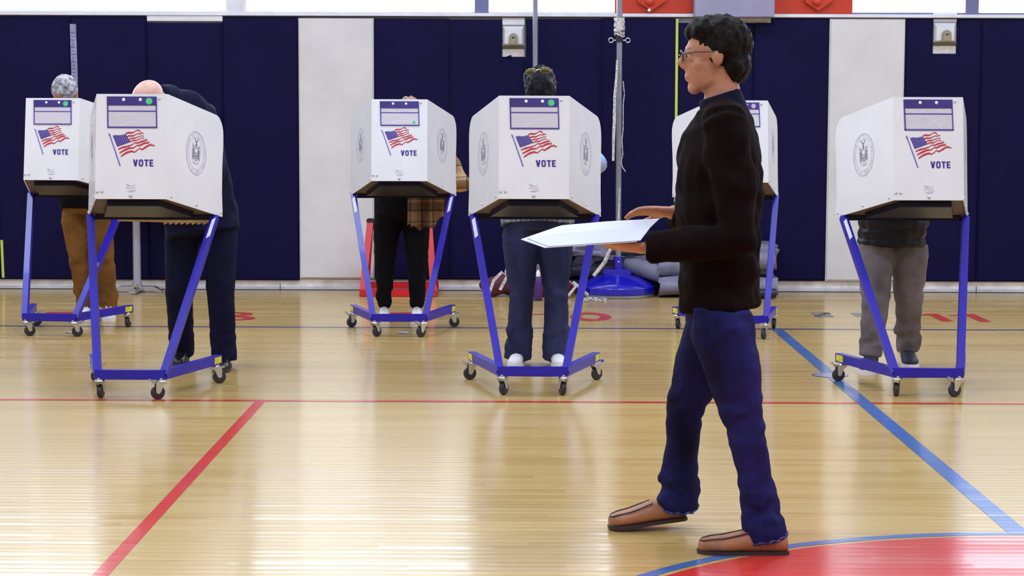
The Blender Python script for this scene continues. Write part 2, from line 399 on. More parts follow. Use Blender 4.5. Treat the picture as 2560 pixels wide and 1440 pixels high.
# white patch above the short pad, ledge, sill
tr1 = obj('trim_1', box((0, WALL_Y-.02, SILL+.012), (18, .09, .028), bev=.003), 'trim_white'); tag(tr1, kind='structure')
obj('ledge_lip', box((0, WALL_Y-.065, SILL+.004), (18, .008, .006)), 'trim_white', tr1)
obj('ledge_gap', box((0, WALL_Y-.05, SILL-.006), (18, .01, .006)), 'wall_dark', tr1)
p0, p1 = AT(367, 37, PADF), AT(556, 53, PADF)
tag(obj('trim_2', box(((p0.x+p1.x)/2, PADF+.012, (p0.z+p1.z)/2), (p1.x-p0.x, .02, p0.z-p1.z), bev=.002), 'trim_white'), kind='structure')
# windows
wn_i = 0
def window(xa, xb, mull=(), fr='frame_blue', za=SILL+.026):
    global wn_i
    wn_i += 1
    t = empty('window_%d' % wn_i, ((xa+xb)/2, WALL_Y, za)); tag(t, kind='structure')
    t_inv = Vector(t.location)
    def put(name, c, s, mt, bev=.004):
        o = obj(name, box(Vector(c)-t_inv, s, bev=bev), mt, t); return o
    H = WTOP-za
    edges = [xa] + [v for mm in mull for v in mm] + [xb]
    for i in range(0, len(edges), 2):
        a_, b_ = edges[i], edges[i+1]
        put('pane', ((a_+b_)/2, WALL_Y+.03, za+H/2), (b_-a_, .008, H), 'glazing', 0)
        put('bottom_rail', ((a_+b_)/2, WALL_Y+.0, za+.008), (b_-a_, .05, .016), fr)
    for a_, b_ in mull: put('mullion', ((a_+b_)/2, WALL_Y-.005, za+H/2), (b_-a_, .06, H), 'frame_blue')
    put('top_rail', ((xa+xb)/2, WALL_Y, WTOP-.03), (xb-xa, .06, .06), fr)
V = lambda x: AT(x, 15, WALL_Y).x
window(RX0, V(567), [(-6.0, -5.9)], 'trim_white')
window(V(618), V(1537), [(V(1187), V(1222))], 'trim_white')
window(V(2130), RX1, [(V(2412), V(2445)), (V(2445)+1.9, V(2445)+2.0), (7.5, 7.6)])
def vbox(name, xa, xb, za, zb, ya, yb, mt, bev=.004):
    return obj(name, box(((xa+xb)/2, (ya+yb)/2, (za+zb)/2), (xb-xa, yb-ya, zb-za), bev=bev), mt)
o = vbox('trim_3', V(567), V(618), SILL+.02, WTOP, WALL_Y-.05, WALL_Y+.1, 'trim_white'); tag(o, kind='structure')
obj('cover_strip', box((V(611), WALL_Y-.055, (SILL+WTOP)/2+.01), (.03, .012, WTOP-SILL-.02)), 'trim_white', o)
obj('screw_hole', box((V(613.5), WALL_Y-.062, WZ(33.5, 613)), (.012, .004, .012)), 'gap_black', o)
o = vbox('trim_4', WX(1733, 20), WX(1931, 20), WZ(45, 1830), WTOP, WALL_Y-.2, WALL_Y+.1, 'grey_casing', .006); tag(o, kind='structure')
o = vbox('trim_5', WX(1735, 20), WX(1929, 20), WZ(60, 1830), WZ(44, 1830), WALL_Y-.03, WALL_Y+.05, 'base_stone'); tag(o, kind='structure')
def orange(xa, xb, cx, label, knob):
    t = empty('wall_panel', ((xa+xb)/2, WALL_Y, SILL+.026)); iv = Vector(t.location)
    za = SILL+.028
    def put(nm, bm, mt): return obj(nm, bm, mt, t)
    put('board', box(Vector(((xa+xb)/2, WALL_Y, (za+WTOP)/2))-iv, (xb-xa, .06, WTOP-za), bev=.004), 'orange_board')
    tip = AT(cx, 27, WALL_Y-.04); l = AT(cx-33, 6, WALL_Y-.04); r = AT(cx+36, 3, WALL_Y-.04)
    put('raised_point', slab([Vector(p)-iv for p in (tip, r, (r.x+.02, r.y, r.z+.25), (l.x-.02, l.y, l.z+.25), l)], (0, -.03, 0)), 'orange_board')
    b2 = bmesh.new(); k = AT(cx-3, 5, WALL_Y-.08)-iv; add_ell(b2, k, (.035, .02, .028)); smooth(put('knob', b2, 'orange_board'))
    if knob:
        b2 = bmesh.new(); k = AT(cx-5, 25, WALL_Y-.08)-iv; add_box(b2, k, (.022, .008, .022), Matrix.Rotation(PI/4, 3, 'Y')); put('white_stud', b2, 'snap_white')
    tag(t, label, 'wall panel', 'orange wall panels')
orange(V(1537), V(1731), 1628, 'orange panel above pads with white stud on its point, left of grey casing', True)
orange(V(1932), V(2130), 2045, 'orange panel above pads without stud, right of grey casing', False)
# the rest of the wall behind window line
# tape strips and measuring strip on the pads
def strip(name, pts, wpx, mt, label, cat, y=PADF):
    bm = bmesh.new(); sc = y/FPX
    for i in range(len(pts)-1):
        a_, b_ = AT(*pts[i], y-.0015), AT(*pts[i+1], y-.0015); hw = Vector((wpx*sc/2, 0, 0))
        f = add_poly(bm, [a_-hw, a_+hw, b_+hw, b_-hw])
    bmesh.ops.remove_doubles(bm, verts=bm.verts, dist=1e-4)
    r = bmesh.ops.extrude_face_region(bm, geom=list(bm.faces)); bmesh.ops.translate(bm, vec=(0, .001, 0), verts=[v for v in r['geom'] if isinstance(v, bmesh.types.BMVert)])
    o = obj(name, bm, mt); tag(o, label, cat); return o
o = strip('measuring_strip', [(182, 60), (186, 180), (192, 460)], 15.5, 'tape_grey', 'grey measuring strip stuck upright on navy pad above grey-haired voter', 'strip')
bm = bmesh.new()
for i in range(24):
    c = AT(180.5+i*.36, 82+i*9, PADF-.0035); add_box(bm, c, (.018 if i % 2 else .028, .0006, .004))
obj('scale_marks', bm, 'ink_violet', o)['kind'] = 'stuff'
strip('tape_strip', [(1693, 47), (1689, 430), (1686, 690)], 6.5, 'tape_green', 'yellow-green tape down the pad seam behind walking man', 'tape')
strip('tape_strip', [(4, 600), (8, 694)], 6.5, 'tape_green', 'short yellow-green tape on pad at the left edge, near floor', 'tape')

# sensor boxes
def sensor(px0, px1, y0, y1, label, lit, dx=0):
    xa, xb = WX(px0), WX(px1); za, zb = WZ(y1, px0), WZ(y0, px0); xc = (xa+xb)/2; w_ = xb-xa; H = zb-za
    t = empty('sensor_housing', (xc, PADF, za)); iv = Vector(t.location)
    P = lambda x, y, z: Vector((x*w_/2, y, z*H))
    obj('back_plate', box(P(0, .045, .5), (w_, .01, H)), 'trim_white', t)
    obj('mounting_strap', box(P(0, .03, 1.02), (w_*.98, .02, H*.26), bev=.002), 'trim_white', t)
    # hood: a shallow box with sloped top and cheeks
    bm = bmesh.new(); bk = [bm.verts.new(P(x, .04, z)) for x, z in ((-1, .3), (1, .3), (1, .88), (-1, .88))]; fr = [bm.verts.new(P(x, .0, z)) for x, z in ((-.72, .36), (.72, .36), (.72, .76), (-.72, .76))]
    bm.faces.new(fr); bm.faces.new(bk[::-1])
    for i in range(4): bm.faces.new((bk[i], bk[(i+1) % 4], fr[(i+1) % 4], fr[i]))
    obj('hood', bm, 'trim_white', t)
    obj('shelf', slab([P(-.78, .0, .37), P(.78, .0, .37), P(1, .035, .27), P(-1, .035, .27)], (0, -.004, -.012)), 'grey_brown', t)
    obj('lower_plate', box(P(0, .036, .13), (w_*.96, .01, H*.24), bev=.002), 'base_stone', t)
    b2 = bmesh.new(); sw, sh = w_*.19, H*.33; pts = [(-sw, 0), (sw, 0)] + [(sw*math.cos(PI*k/12), sh*.62+sh*.38*math.sin(PI*k/12)) for k in range(13)]
    f = [Vector((p[0]+dx*w_, -.002, .33*H+p[1])) for p in pts]
    bm = slab(f, (0, -.035, 0)); bmesh.ops.bevel(bm, geom=[e for e in bm.edges if all(v.co.y < -.03 for v in e.verts)], offset=.008, segments=2, affect='EDGES')
    s = smooth(obj('sensor', bm, 'beige_plastic', t), 50)
    for k in (-1, 1): obj('eye', box((dx*w_+k*.007, -.038, .33*H+sh*.62), (.010, .004, .010)), 'gap_black', s)
    obj('name_plate', box((dx*w_+sw*.4, -.0375, .33*H+.022), (.016, .003, .006)), 'led_red' if lit else 'grey_brown', s)
    b2.free(); tag(t, label, 'sensor', 'sensor boxes on the wall')
sensor(1255, 1312, 52, 143, 'white sensor box in pad cutout beside the steel pole', False)
sensor(2334, 2394, 44, 135, 'white sensor box with red light in pad cutout at right', True, .04)

# ------------------------------------------------------------------ voting booths
B = dict(wp=.1795, zb=1.0003, le=.0708, hp=.5237, wr=.3583, dr=.5992, zr=.8803, wb=.1778, zt=.1469, z0=.0987, wa=.3549, da=.5665, yb=-.0794)
MC = {}
def mc(key, fn, sm=False):
    if key not in MC:
        me = fn()
        if isinstance(me, bmesh.types.BMesh): me = to_mesh(me)
        if sm:
            for p in me.polygons: p.use_smooth = True
            me.set_sharp_from_angle(angle=math.radians(45))
        MC[key] = me
    return MC[key]
FPO = Vector((-B['wp'], 0, B['zb'])); FPT = Vector((0, B['le'], B['hp'])); FH = FPT.length; FPT = FPT.normalized(); FN = Vector((0, -FPT.z, FPT.y)); FWD = 2*B['wp']
def FP(a_, t_, off=.0015): return FPO + Vector((a_, 0, 0)) + FPT*t_ + FN*off
def FPX2(x, y, off=.0015):
    """a mark on the front sheet, given where it shows on the second booth"""
    tt = (y-233.5)/262.0; return FP((x-(243.6-8*tt))/178.0*FWD, (1-tt)*FH, off)
def WGF(sg):
    F = Vector((sg*B['wp'], 0, B['zb'])); R = Vector((sg*B['wr'], B['dr'], B['zr'])); T = FPT*FH
    n = (R-F).cross(T).normalized()
    if n.x*sg < 0: n = -n
    return F, R-F, T, n
def WP(sg, s, t, off=.0015):
    F, a_, T, n = WGF(sg); return F + a_*s + T*t + n*off
TH = .006
def m_front(): return slab([FP(0, 0, 0), FP(FWD, 0, 0), FP(FWD, FH, 0), FP(0, FH, 0)], -FN*TH)
def m_wing(sg):
    pts = [(0, 0), (1, 0), (1.0, .06), (.985, .25), (.985, .5), (.998, .72), (.998, .80)]
    for k in range(7):
        t = PI/2*k/6; pts.append((.86+.138*math.cos(t), .82+.18*math.sin(t)))
    pts += [(.5, 1.0), (0, 1)]
    n = WGF(sg)[3]; return slab([WP(sg, s, t, 0) for s, t in pts], -n*TH)
def m_desk():
    up = Vector((0, .2, .98))*.012
    pts = [Vector((-B['wp']+.01, .008, B['zb'])), Vector((B['wp']-.01, .008, B['zb'])), Vector((B['wr']-.014, B['dr']-.01, B['zr'])), Vector((-B['wr']+.014, B['dr']-.01, B['zr']))]
    return slab([p+up*.4 for p in pts], up*1.8)
def m_tray():
    z = lambda y: B['zb'] - .2003*y
    pts = [(-.13, .06), (.13, .06), (.235, .44), (-.235, .44)]
    return slab([Vector((x, y, z(y)+.004)) for x, y in pts], Vector((0, -.004, -.03)))
LEGT = lambda sg: Vector((sg*(B['wr']-.028), B['dr']-.06, B['zr']+.005)); LEGB = lambda sg: Vector((sg*(B['wb']-.012), B['yb']+.02, B['z0']+.02))
TW = .044
def m_leg(sg):
    return sqtube(LEGT(sg), LEGB(sg), .038, up=Vector((1, 0, 0)))
def m_bar():
    bm = bmesh.new(); add_box(bm, (0, B['yb']+.02, (B['zt']+B['z0'])/2), (2*B['wb'], .04, B['zt']-B['z0']), bev=.003); return bm
def m_arm(sg):
    a_ = Vector((sg*(B['wb']-.018), B['yb']+.02, 0)); b_ = Vector((sg*(B['wa']-.018), B['da'], 0)); d = (b_-a_).normalized(); n = Vector((-d.y, d.x, 0))*.02
    return slab([Vector((*(p.xy), B['z0'])) for p in (a_-n, a_+n, b_+n, b_-n)], (0, 0, B['zt']-B['z0']))
def arm_sticker(sg):
    a_ = Vector((sg*(B['wb']-.018), B['yb']+.02, 0)); b_ = Vector((sg*(B['wa']-.018), B['da'], 0)); d = (b_-a_).normalized(); n = Vector((d.y, -d.x, 0))*.0206*sg
    p, q = b_-d*.095+n, b_-d*.014+n
    return slab([Vector((p.x, p.y, .107)), Vector((q.x, q.y, .107)), Vector((q.x, q.y, .141)), Vector((p.x, p.y, .141))], n*.05)
def strip_mesh(pl, wd):
    """print stroke of given pixel width on the front sheet, pixels of the close-up of the flag"""
    bm = bmesh.new()
    for line, w0 in zip(pl, wd):
        n = len(line); up = []; dn = []
        for i, (x, y) in enumerate(line):
            k = w0*(.75+.25*math.sin(i*1.3)) if 0 < i < n-1 else w0*.7
            up.append(FPX2(240+x/12, 300+(y-k/2)/12)); dn.append(FPX2(240+x/12, 300+(y+k/2)/12))
        u = [bm.verts.new(p) for p in up]; d = [bm.verts.new(p) for p in dn]
        for i in range(n-1): bm.faces.new((d[i], d[i+1], u[i+1], u[i]))
    return bm
STR = [[(895, 400), (965, 362), (1090, 367), (1150, 347), (1230, 292), (1300, 292), (1350, 345)], [(1355, 368), (1400, 378), (1440, 372)],
       [(930, 485), (1000, 457), (1130, 455), (1200, 417), (1270, 387), (1360, 397)], [(975, 572), (1075, 532), (1190, 522), (1290, 477), (1380, 457), (1440, 460)],
       [(1010, 640), (1150, 588), (1210, 602), (1320, 542), (1400, 520), (1460, 532)], [(1500, 552), (1550, 568)],
       [(665, 862), (800, 806), (960, 770), (1080, 725), (1180, 660), (1240, 677), (1350, 632), (1450, 602), (1535, 588)], [(1570, 610), (1605, 630)],
       [(705, 968), (860, 885), (1000, 825), (1130, 817), (1250, 737), (1310, 750), (1400, 700), (1480, 670), (1600, 660)], [(1635, 685), (1690, 705)],
       [(745, 1075), (900, 970), (1060, 917), (1160, 945), (1310, 830), (1380, 865), (1500, 790), (1600, 730), (1680, 732), (1755, 752)]]
STW = [52, 34, 48, 40, 42, 20, 54, 18, 62, 16, 64]
def polyprint(polys, off=.0015):
    bm = bmesh.new()
    for pl_ in polys: add_poly(bm, [FPX2(240+x/12, 300+y/12, off) for x, y in pl_])
    return bm
CANTON = [(510, 450), (620, 435), (740, 442), (895, 403), (965, 520), (1038, 640), (900, 690), (770, 740), (640, 785), (575, 615)]
def m_stars():
    bm = bmesh.new()
    for r in range(9):
        for c in range(6 if r % 2 == 0 else 5):
            v = (r+.7)/9.6; u = (c+(.55 if r % 2 == 0 else 1.05))/6.1
            tx, ty = 510+385*u, 450-47*u; bx, by = 640+398*u, 785-145*u
            x = tx+(bx-tx)*v; y = ty+(by-ty)*v + 6*math.sin(u*7); s = 10
            add_poly(bm, [FPX2(240+(x+a_)/12, 300+(y+b_)/12, .0022) for a_, b_ in ((-s, 0), (0, s), (s, 0), (0, -s))])
    return bm
def ring2d(cx, cy, rx, ry, k, n=24, p=2.6):
    out = []
    for i in range(n):
        t = 2*PI*i/n; c, s = math.cos(t), math.sin(t)
        out.append((cx+math.copysign(abs(c)**(2/p), c)*rx*k, cy+math.copysign(abs(s)**(2/p), s)*ry*(k if ry < 1 else 1)))
    return out
def m_vote():
    bm = bmesh.new(); X = lambda x, y: FPX2(240+x/12, 300+y/12)
    for q in ([(1105, 1165), (1155, 1165), (1190, 1310), (1177, 1370), (1150, 1370)], [(1250, 1165), (1200, 1165), (1177, 1265), (1160, 1330), (1177, 1370), (1203, 1370)],
              [(1440, 1165), (1570, 1165), (1570, 1205), (1440, 1205)], [(1482, 1205), (1528, 1205), (1528, 1370), (1482, 1370)],
              [(1597, 1165), (1643, 1165), (1643, 1370), (1597, 1370)], [(1643, 1165), (1710, 1165), (1710, 1205), (1643, 1205)], [(1643, 1248), (1700, 1248), (1700, 1286), (1643, 1286)], [(1643, 1330), (1712, 1330), (1712, 1370), (1643, 1370)]):
        add_poly(bm, [X(*p) for p in q])
    o_, i_ = [], []
    for k in range(28):
        t = 2*PI*k/28; c, s = math.cos(t), math.sin(t); g = lambda v, p: math.copysign(abs(v)**(2/p), v)
        o_.append(bm.verts.new(X(1343+g(c, 3.2)*68, 1268+g(s, 3.2)*106))); i_.append(bm.verts.new(X(1343+g(c, 3.2)*24, 1268+g(s, 3.2)*66)))
    for k in range(28): bm.faces.new((o_[k], o_[(k+1) % 28], i_[(k+1) % 28], i_[k]))
    return bm
def stroke2d(bm, fn, pts, w_):
    n = len(pts); u, d = [], []
    for i, (x, y) in enumerate(pts):
        x0, y0 = pts[max(0, i-1)]; x1, y1 = pts[min(n-1, i+1)]; l = math.hypot(x1-x0, y1-y0) or 1; nx, ny = -(y1-y0)/l*w_/2, (x1-x0)/l*w_/2
        u.append(bm.verts.new(fn(x+nx, y+ny))); d.append(bm.verts.new(fn(x-nx, y-ny)))
    for i in range(n-1): bm.faces.new((d[i], d[i+1], u[i+1], u[i]))
def m_maker():
    bm = bmesh.new(); cx = FWD*.50; f = lambda x, y: FP(cx+x, .073+y)
    stroke2d(bm, f, [(-.020+.0*k, 0) for k in range(0)] or [(.022*math.cos(t), .0075*math.sin(t)) for t in [PI*1.12+k*.19 for k in range(15)]], .0016)
    stroke2d(bm, f, [(-.022, .002), (-.014, -.003), (-.005, -.006)], .003)
    for k in range(14):
        add_poly(bm, [f(-.022+k*.0024+q[0], -.016+q[1]) for q in ((0, 0), (.0016, 0), (.0016, .003), (0, .003))]) if 0 < k < 3 else None
    stroke2d(bm, f, [(-.020, -.0345), (.022, -.0345)], .0014); stroke2d(bm, f, [(-.014, -.0375), (.016, -.0375)], .0012)
    return bm
def m_maker2():
    bm = bmesh.new(); cx = FWD*.50; f = lambda x, y: FP(cx+x, .073+y)
    for k in range(9): add_poly(bm, [f(-.024+k*.0056+q[0], -.020+q[1]) for q in ((0, 0), (.0036, 0), (.0036, .0052), (0, .0052))])
    stroke2d(bm, f, [(-.008, -.0285), (.030, -.0285)], .002); return bm
# circular seal with ring lettering, drawn in the wing's own plane (metres, x along the wing)
def glyph(ch):
    cu = bpy.data.curves.new('glyph', 'FONT'); cu.body = ch; cu.align_x = 'CENTER'; cu.size = 1; cu.resolution_u = 2
    o = bpy.data.objects.new('glyph', cu); me = bpy.data.meshes.new_from_object(o)
    vs = [v.co.xy.copy() for v in me.vertices]; fs = [tuple(p.vertices) for p in me.polygons]
    bpy.data.objects.remove(o); bpy.data.curves.remove(cu); bpy.data.meshes.remove(me); return vs, fs
GL = {c: glyph(c) for c in set('BOARD OF ELECTIONS CITY OF NEW YORK') if c != ' '}
def m_seal(sg, dark):
    F, a_, T, n = WGF(sg); ex = a_.normalized()*sg; n0 = n
    ez = (T - ex*T.dot(ex)).normalized(); c = WP(sg, .5, .54, .0015)
    f = lambda x, y: c + ex*x + ez*y
    bm = bmesh.new(); Rr = .112
    if not dark:
        for r in (Rr, Rr-.005, .083): stroke2d(bm, f, [(r*math.cos(2*PI*k/72), r*math.sin(2*PI*k/72)) for k in range(73)], .0026 if r == Rr else .0016)
        def ringtext(s, mid, span, rad, flip):
            for i, ch in enumerate(s):
                if ch == ' ': continue
                t = mid + (i/(len(s)-1)-.5)*span*(1 if flip else -1)
                ct, st = math.cos(t), math.sin(t); k = .021
                vs, fs = GL[ch]
                tr = lambda p: (((p.y*k-.0075)*(-1 if flip else 1)+rad)*ct + (p.x*k*.8)*(st if not flip else -st), ((p.y*k-.0075)*(-1 if flip else 1)+rad)*st - (p.x*k*.8)*(ct if not flip else -ct))
                bv = [bm.verts.new(f(*tr(p))) for p in vs]
                for q in fs:
                    try: bm.faces.new([bv[j] for j in q])
                    except ValueError: pass
        ringtext('BOARD OF ELECTIONS', PI/2, 3.35, .0945, False)
        ringtext('CITY OF NEW YORK', -PI/2, 2.5, .0945, True)
        stroke2d(bm, f, [(-.03, -.045), (-.018, -.052), (0, -.055), (.018, -.052), (.03, -.045)], .007)
    else:
        # two standing figures, a landscape shield between them, a spread eagle on a globe above
        for s in (-1, 1):
            stroke2d(bm, f, [(s*.036, -.038), (s*.034, -.005), (s*.031, .026)], .0055); stroke2d(bm, f, [(s*.026, -.030), (s*.026, .0), (s*.028, .02)], .004)
            add_poly(bm, [f(s*.031+.006*math.cos(2*PI*k/10), .034+.007*math.sin(2*PI*k/10)) for k in range(10)][::s])
            stroke2d(bm, f, [(s*.045, -.03), (s*.045, .03), (s*.042, .052)], .002); stroke2d(bm, f, [(s*.036, .016), (s*.046, .008)], .003)
            stroke2d(bm, f, [(s*.019, .026), (s*.020, -.012), (s*.014, -.032), (0, -.040)], .004)
            stroke2d(bm, f, [(s*.002, .058), (s*.012, .064), (s*.019, .078)], .006)
        stroke2d(bm, f, [(-.019, .026), (0, .030), (.019, .026)], .004)
        stroke2d(bm, f, [(-.018, -.004), (-.008, .004), (0, -.003), (.009, .003), (.018, -.005)], .004); stroke2d(bm, f, [(-.017, -.014), (.017, -.014)], .008); stroke2d(bm, f, [(-.012, -.026), (.012, -.026)], .005)
        add_poly(bm, [f(.011*math.cos(2*PI*k/14), .043+.009*math.sin(2*PI*k/14)) for k in range(14)])
        stroke2d(bm, f, [(0, .05), (0, .063)], .007)
    return bm
def pocket_rect(x0, y0, x1, y1, off, th):
    return slab([FPX2(x0, y1, off), FPX2(x1, y1, off), FPX2(x1, y0, off), FPX2(x0, y0, off)], FN*th)
def m_pocket():
    bm = bmesh.new()
    for r in ((269.5, 262, 273, 318), (391, 262, 394, 318), (269.5, 315, 394, 318.5), (271, 275.2, 393, 278.2)):
        b2 = pocket_rect(*r, .001, .003); me = to_mesh(b2); bm.from_mesh(me); bpy.data.meshes.remove(me)
    return bm
def dome(c, n, r, h, seg=12):
    bm = bmesh.new(); q = Vector((0, 0, 1)).rotation_difference(Vector(n)).to_matrix(); add_ell(bm, c, (r, r, h), q, seg); return bm
def disc(c, n, r, th, seg=28):
    bm = bmesh.new(); add_cyl(bm, Vector(c), Vector(c)+Vector(n)*th, r, seg); return bm
# caster: origin at the stem on top, trailing along +x
def m_cplate():
    bm = bmesh.new(); add_cyl(bm, (0, 0, -.002), (0, 0, .010), .021, 20); add_cyl(bm, (0, 0, -.008), (0, 0, -.002), .028, 24, .025); add_cyl(bm, (0, 0, .008), (0, 0, .022), .009, 12); return bm
def m_fork():
    bm = bmesh.new(); tr = .022
    for s in (-1, 1):
        pts = [(-.022, -.008), (.03, -.008), (.034, -.02), (tr+.012, -.062), (tr, -.07), (tr-.011, -.062), (-.002, -.03), (-.022, -.016)]
        b2 = slab([(x, s*.0155, z) for x, z in pts], (0, s*.0025, 0)); me = to_mesh(b2); bm.from_mesh(me); bpy.data.meshes.remove(me)
    add_box(bm, (.004, 0, -.0095), (.052, .034, .003)); add_cyl(bm, (tr, -.02, -.0632), (tr, .02, -.0632), .0055, 12); return bm
def m_wheel():
    bm = bmesh.new(); R_ = .0355; prof = [(.010, -.0125), (R_*.72, -.0125), (R_*.9, -.0115), (R_, -.006), (R_, .006), (R_*.9, .0115), (R_*.72, .0125), (.010, .0125)]
    b2 = lathe(prof, 28); bmesh.ops.rotate(b2, matrix=Matrix.Rotation(PI/2, 3, 'X'), verts=b2.verts); bmesh.ops.translate(b2, vec=(.022, 0, -.0632), verts=b2.verts); bm.free(); return b2
def m_brake():
    bm = bmesh.new(); add_box(bm, (.046, 0, -.006), (.04, .026, .003), Matrix.Rotation(-.15, 3, 'Y')); add_box(bm, (.063, 0, .002), (.006, .028, .014), Matrix.Rotation(.3, 3, 'Y')); add_box(bm, (.04, 0, -.012), (.02, .02, .01)); return bm
def caster(parent, loc, ang, brake):
    c = obj('caster', mc('cplate', m_cplate, True), 'zinc', parent); c.location = loc; c.rotation_euler = (0, 0, ang)
    obj('fork', mc('fork', m_fork), 'zinc_warm', c); obj('wheel', mc('wheel', m_wheel, True), 'rubber', c)
    if brake: obj('brake_pedal', mc('brake', m_brake), 'zinc', c)
def booth(x, y, a_, label, dot='green', labels=(-1,), cast=(0, 0, 0, 0), scuff=None):
    t = empty('voting_booth', (x, y, 0), a_); tag(t, label, 'voting booth', 'voting booths in the gym')
    obj('front_panel', mc('front', m_front), 'booth_white', t)
    wing = {}
    for sg in (-1, 1):
        w_ = wing[sg] = obj('wing_panel', mc('wing%d' % sg, lambda: m_wing(sg)), 'booth_white', t)
        obj('seal_print', mc('seal%d' % sg, lambda: m_seal(sg, False)), 'seal_grey', w_)
        obj('seal_emblem', mc('emb%d' % sg, lambda: m_seal(sg, True)), 'seal_dark', w_)
        for s_ in (.08, .52, .965):
            o = obj('bolt', mc('wbolt%d%.2f' % (sg, s_), lambda: dome(WP(sg, s_, .035, .001), WGF(sg)[3], .0075, .005), True), 'zinc', w_)
        obj('leg', mc('leg%d' % sg, lambda: m_leg(sg)), 'booth_blue', t)
        arm = obj('base_arm', mc('arm%d' % sg, lambda: m_arm(sg)), 'booth_blue', t)
        obj('warning_sticker', mc('wst%d' % sg, lambda: arm_sticker(sg)), 'sticker_yellow', arm)
    obj('front_bar', mc('bar', m_bar), 'booth_blue', t)
    obj('table_top', mc('desk', m_desk), 'board_brown', t)
    obj('under_tray', mc('tray', m_tray), 'tray_navy', t)
    obj('cross_bar', mc('cross', lambda: sqtube((-B['wr']+.05, B['dr']-.05, B['zr']+.0), (B['wr']-.05, B['dr']-.05, B['zr']+.0), .026)), 'tray_navy', t)
    # labels on the legs
    for sg in labels:
        def f(sg=sg):
            p, q = LEGT(sg), LEGB(sg); d = (q-p).normalized(); l = Vector((1, 0, 0)); l = (l-d*l.x).normalized(); n = d.cross(l).normalized()
            if n.y > 0: n = -n
            c0 = p+d*.03+n*.0195; c1 = p+d*.15+n*.0195; off = l*sg*.004
            return slab([c0-l*.013+off, c0+l*.013+off, c1+l*.013+off, c1-l*.013+off], n*.0008)
        obj('id_label', mc('idl%d' % sg, f), 'label_white', t)
    # pocket with its header, films and snaps
    pk = obj('document_pocket', mc('pocket', m_pocket), 'ink_violet', t)
    obj('header', mc('phead', lambda: pocket_rect(269.5, 240, 394, 262.5, .001, .0035)), 'pocket_purple', pk)
    obj('film', mc('pf1', lambda: pocket_rect(273, 262.5, 391, 275.2, .001, .0012)), 'film', pk)
    obj('film', mc('pf2', lambda: pocket_rect(273, 278.2, 391, 315, .001, .0022)), 'film', pk)
    for px in (311.5, 353): obj('snap', mc('snap%d' % px, lambda: dome(FPX2(px, 248, .0045), FN, .0085, .004), True), 'snap_white', pk)
    if dot == 'green': obj('dot_sticker', mc('dotg', lambda: disc(FPX2(375, 251.5, .0045), FN, .0168, .0006)), 'dot_green', pk)
    if dot == 'low': obj('dot_sticker', mc('dotl', lambda: disc(FPX2(377, 308, .0032), FN, .010, .0006)), 'dot_green', pk)
    if dot == 'pink': obj('dot_sticker', mc('dotp', lambda: disc(FPX2(375, 251.5, .0045), FN, .0145, .0006)), 'dot_pink', pk)
    fl = obj('flag_print', mc('flag', lambda: strip_mesh(STR, STW)), 'flag_red', t)
    obj('canton', mc('canton', lambda: polyprint([CANTON])), 'flag_blue', fl); obj('stars', mc('stars', m_stars), 'star_white', fl)
    obj('flag_pole', mc('fpole', lambda: polyprint([[(405, 440), (438, 440), (738, 1358), (700, 1365)], [(395, 368), (448, 440), (420, 470), (385, 440)]])), 'flag_violet', fl)
    obj('vote_lettering', mc('vote', m_vote), 'flag_blue', t)
    mk = obj('maker_mark', mc('maker', m_maker), 'maker_ink', t); obj('maker_text', mc('maker2', m_maker2), 'maker_red', mk)
    for k, (fa, ft, r) in enumerate(((.03, .068, .0075), (.098, .068, .0075), (.5, .028, .0095), (.885, .955, .0065))):
        obj('bolt', mc('fbolt%d' % k, lambda: dome(FP(fa*FWD, ft*FH, .001), FN, r, .005), True), 'zinc', t)
    hz = B['z0']
    ends = [(-(B['wb']-.02), B['yb']+.02), (B['wb']-.02, B['yb']+.02), (-(B['wa']-.03), B['da']-.05), (B['wa']-.03, B['da']-.05)]
    for i, (ex, ey) in enumerate(ends): caster(t, (ex, ey, hz-.0006), cast[i], i != 0 or True)
    return t
booth(-3.0253, 12.2948, -.1031, 'white booth at the far left edge in the back row, grey-haired voter behind it', 'green', (1,), (.6, .5, .4, 1.5))
b2_ = booth(-1.9627, 9.5995, -.0127, 'white booth in the front row at left, bald voter bent behind it', 'green', (1,), (1.5, 3.6, .1, .35))
booth(-.7951, 12.3535, .0204, 'white booth in the back row with small green dot low in its pocket', 'low', (-1, 1), (.9, 3.9, 3.7, .2))
booth(.0556, 9.7798, -.0149, 'white booth at centre of the front row, voter with sunglasses on head behind', 'green', (-1,), (1.1, 1.9, 3.5, .8))
booth(1.3956, 12.3193, .0574, 'white booth half hidden behind the walking man, with pale pink dot', 'pink', (), (1.2, 4.3, 1.2, 1.3))
booth(2.0697, 9.7957, .0297, 'white booth at the right of the front row, without dot sticker', None, (-1,), (1.5, 3.5, 3.4, 1.4))
# torn cardboard edge hanging under the second booth's table
pts = [(-.27, .585)]
bm = bmesh.new(); z0_, z1_ = .848, .872; xs = [-.20, .08]; top = [(-.20, z1_), (.30, z1_-.002)]
low = [(.30, z0_-.006)]
x = .30
while x > .04: low += [(x-.012, z0_-.010), (x-.016, z0_+.003)]; x -= .03
low += [(-.20, z0_+.008)]
bm.free(); obj('torn_board_edge', slab([Vector((px, .586, pz)) for px, pz in top+low], (0, .006, 0)), 'cardboard', b2_)
obj('paper_strips', slab([WP(-1, .62, .62, .002), WP(-1, .8, .62, .002), WP(-1, .8, .75, .002), WP(-1, .62, .75, .002)], WGF(-1)[3]*.0005), 'label_white', b2_)

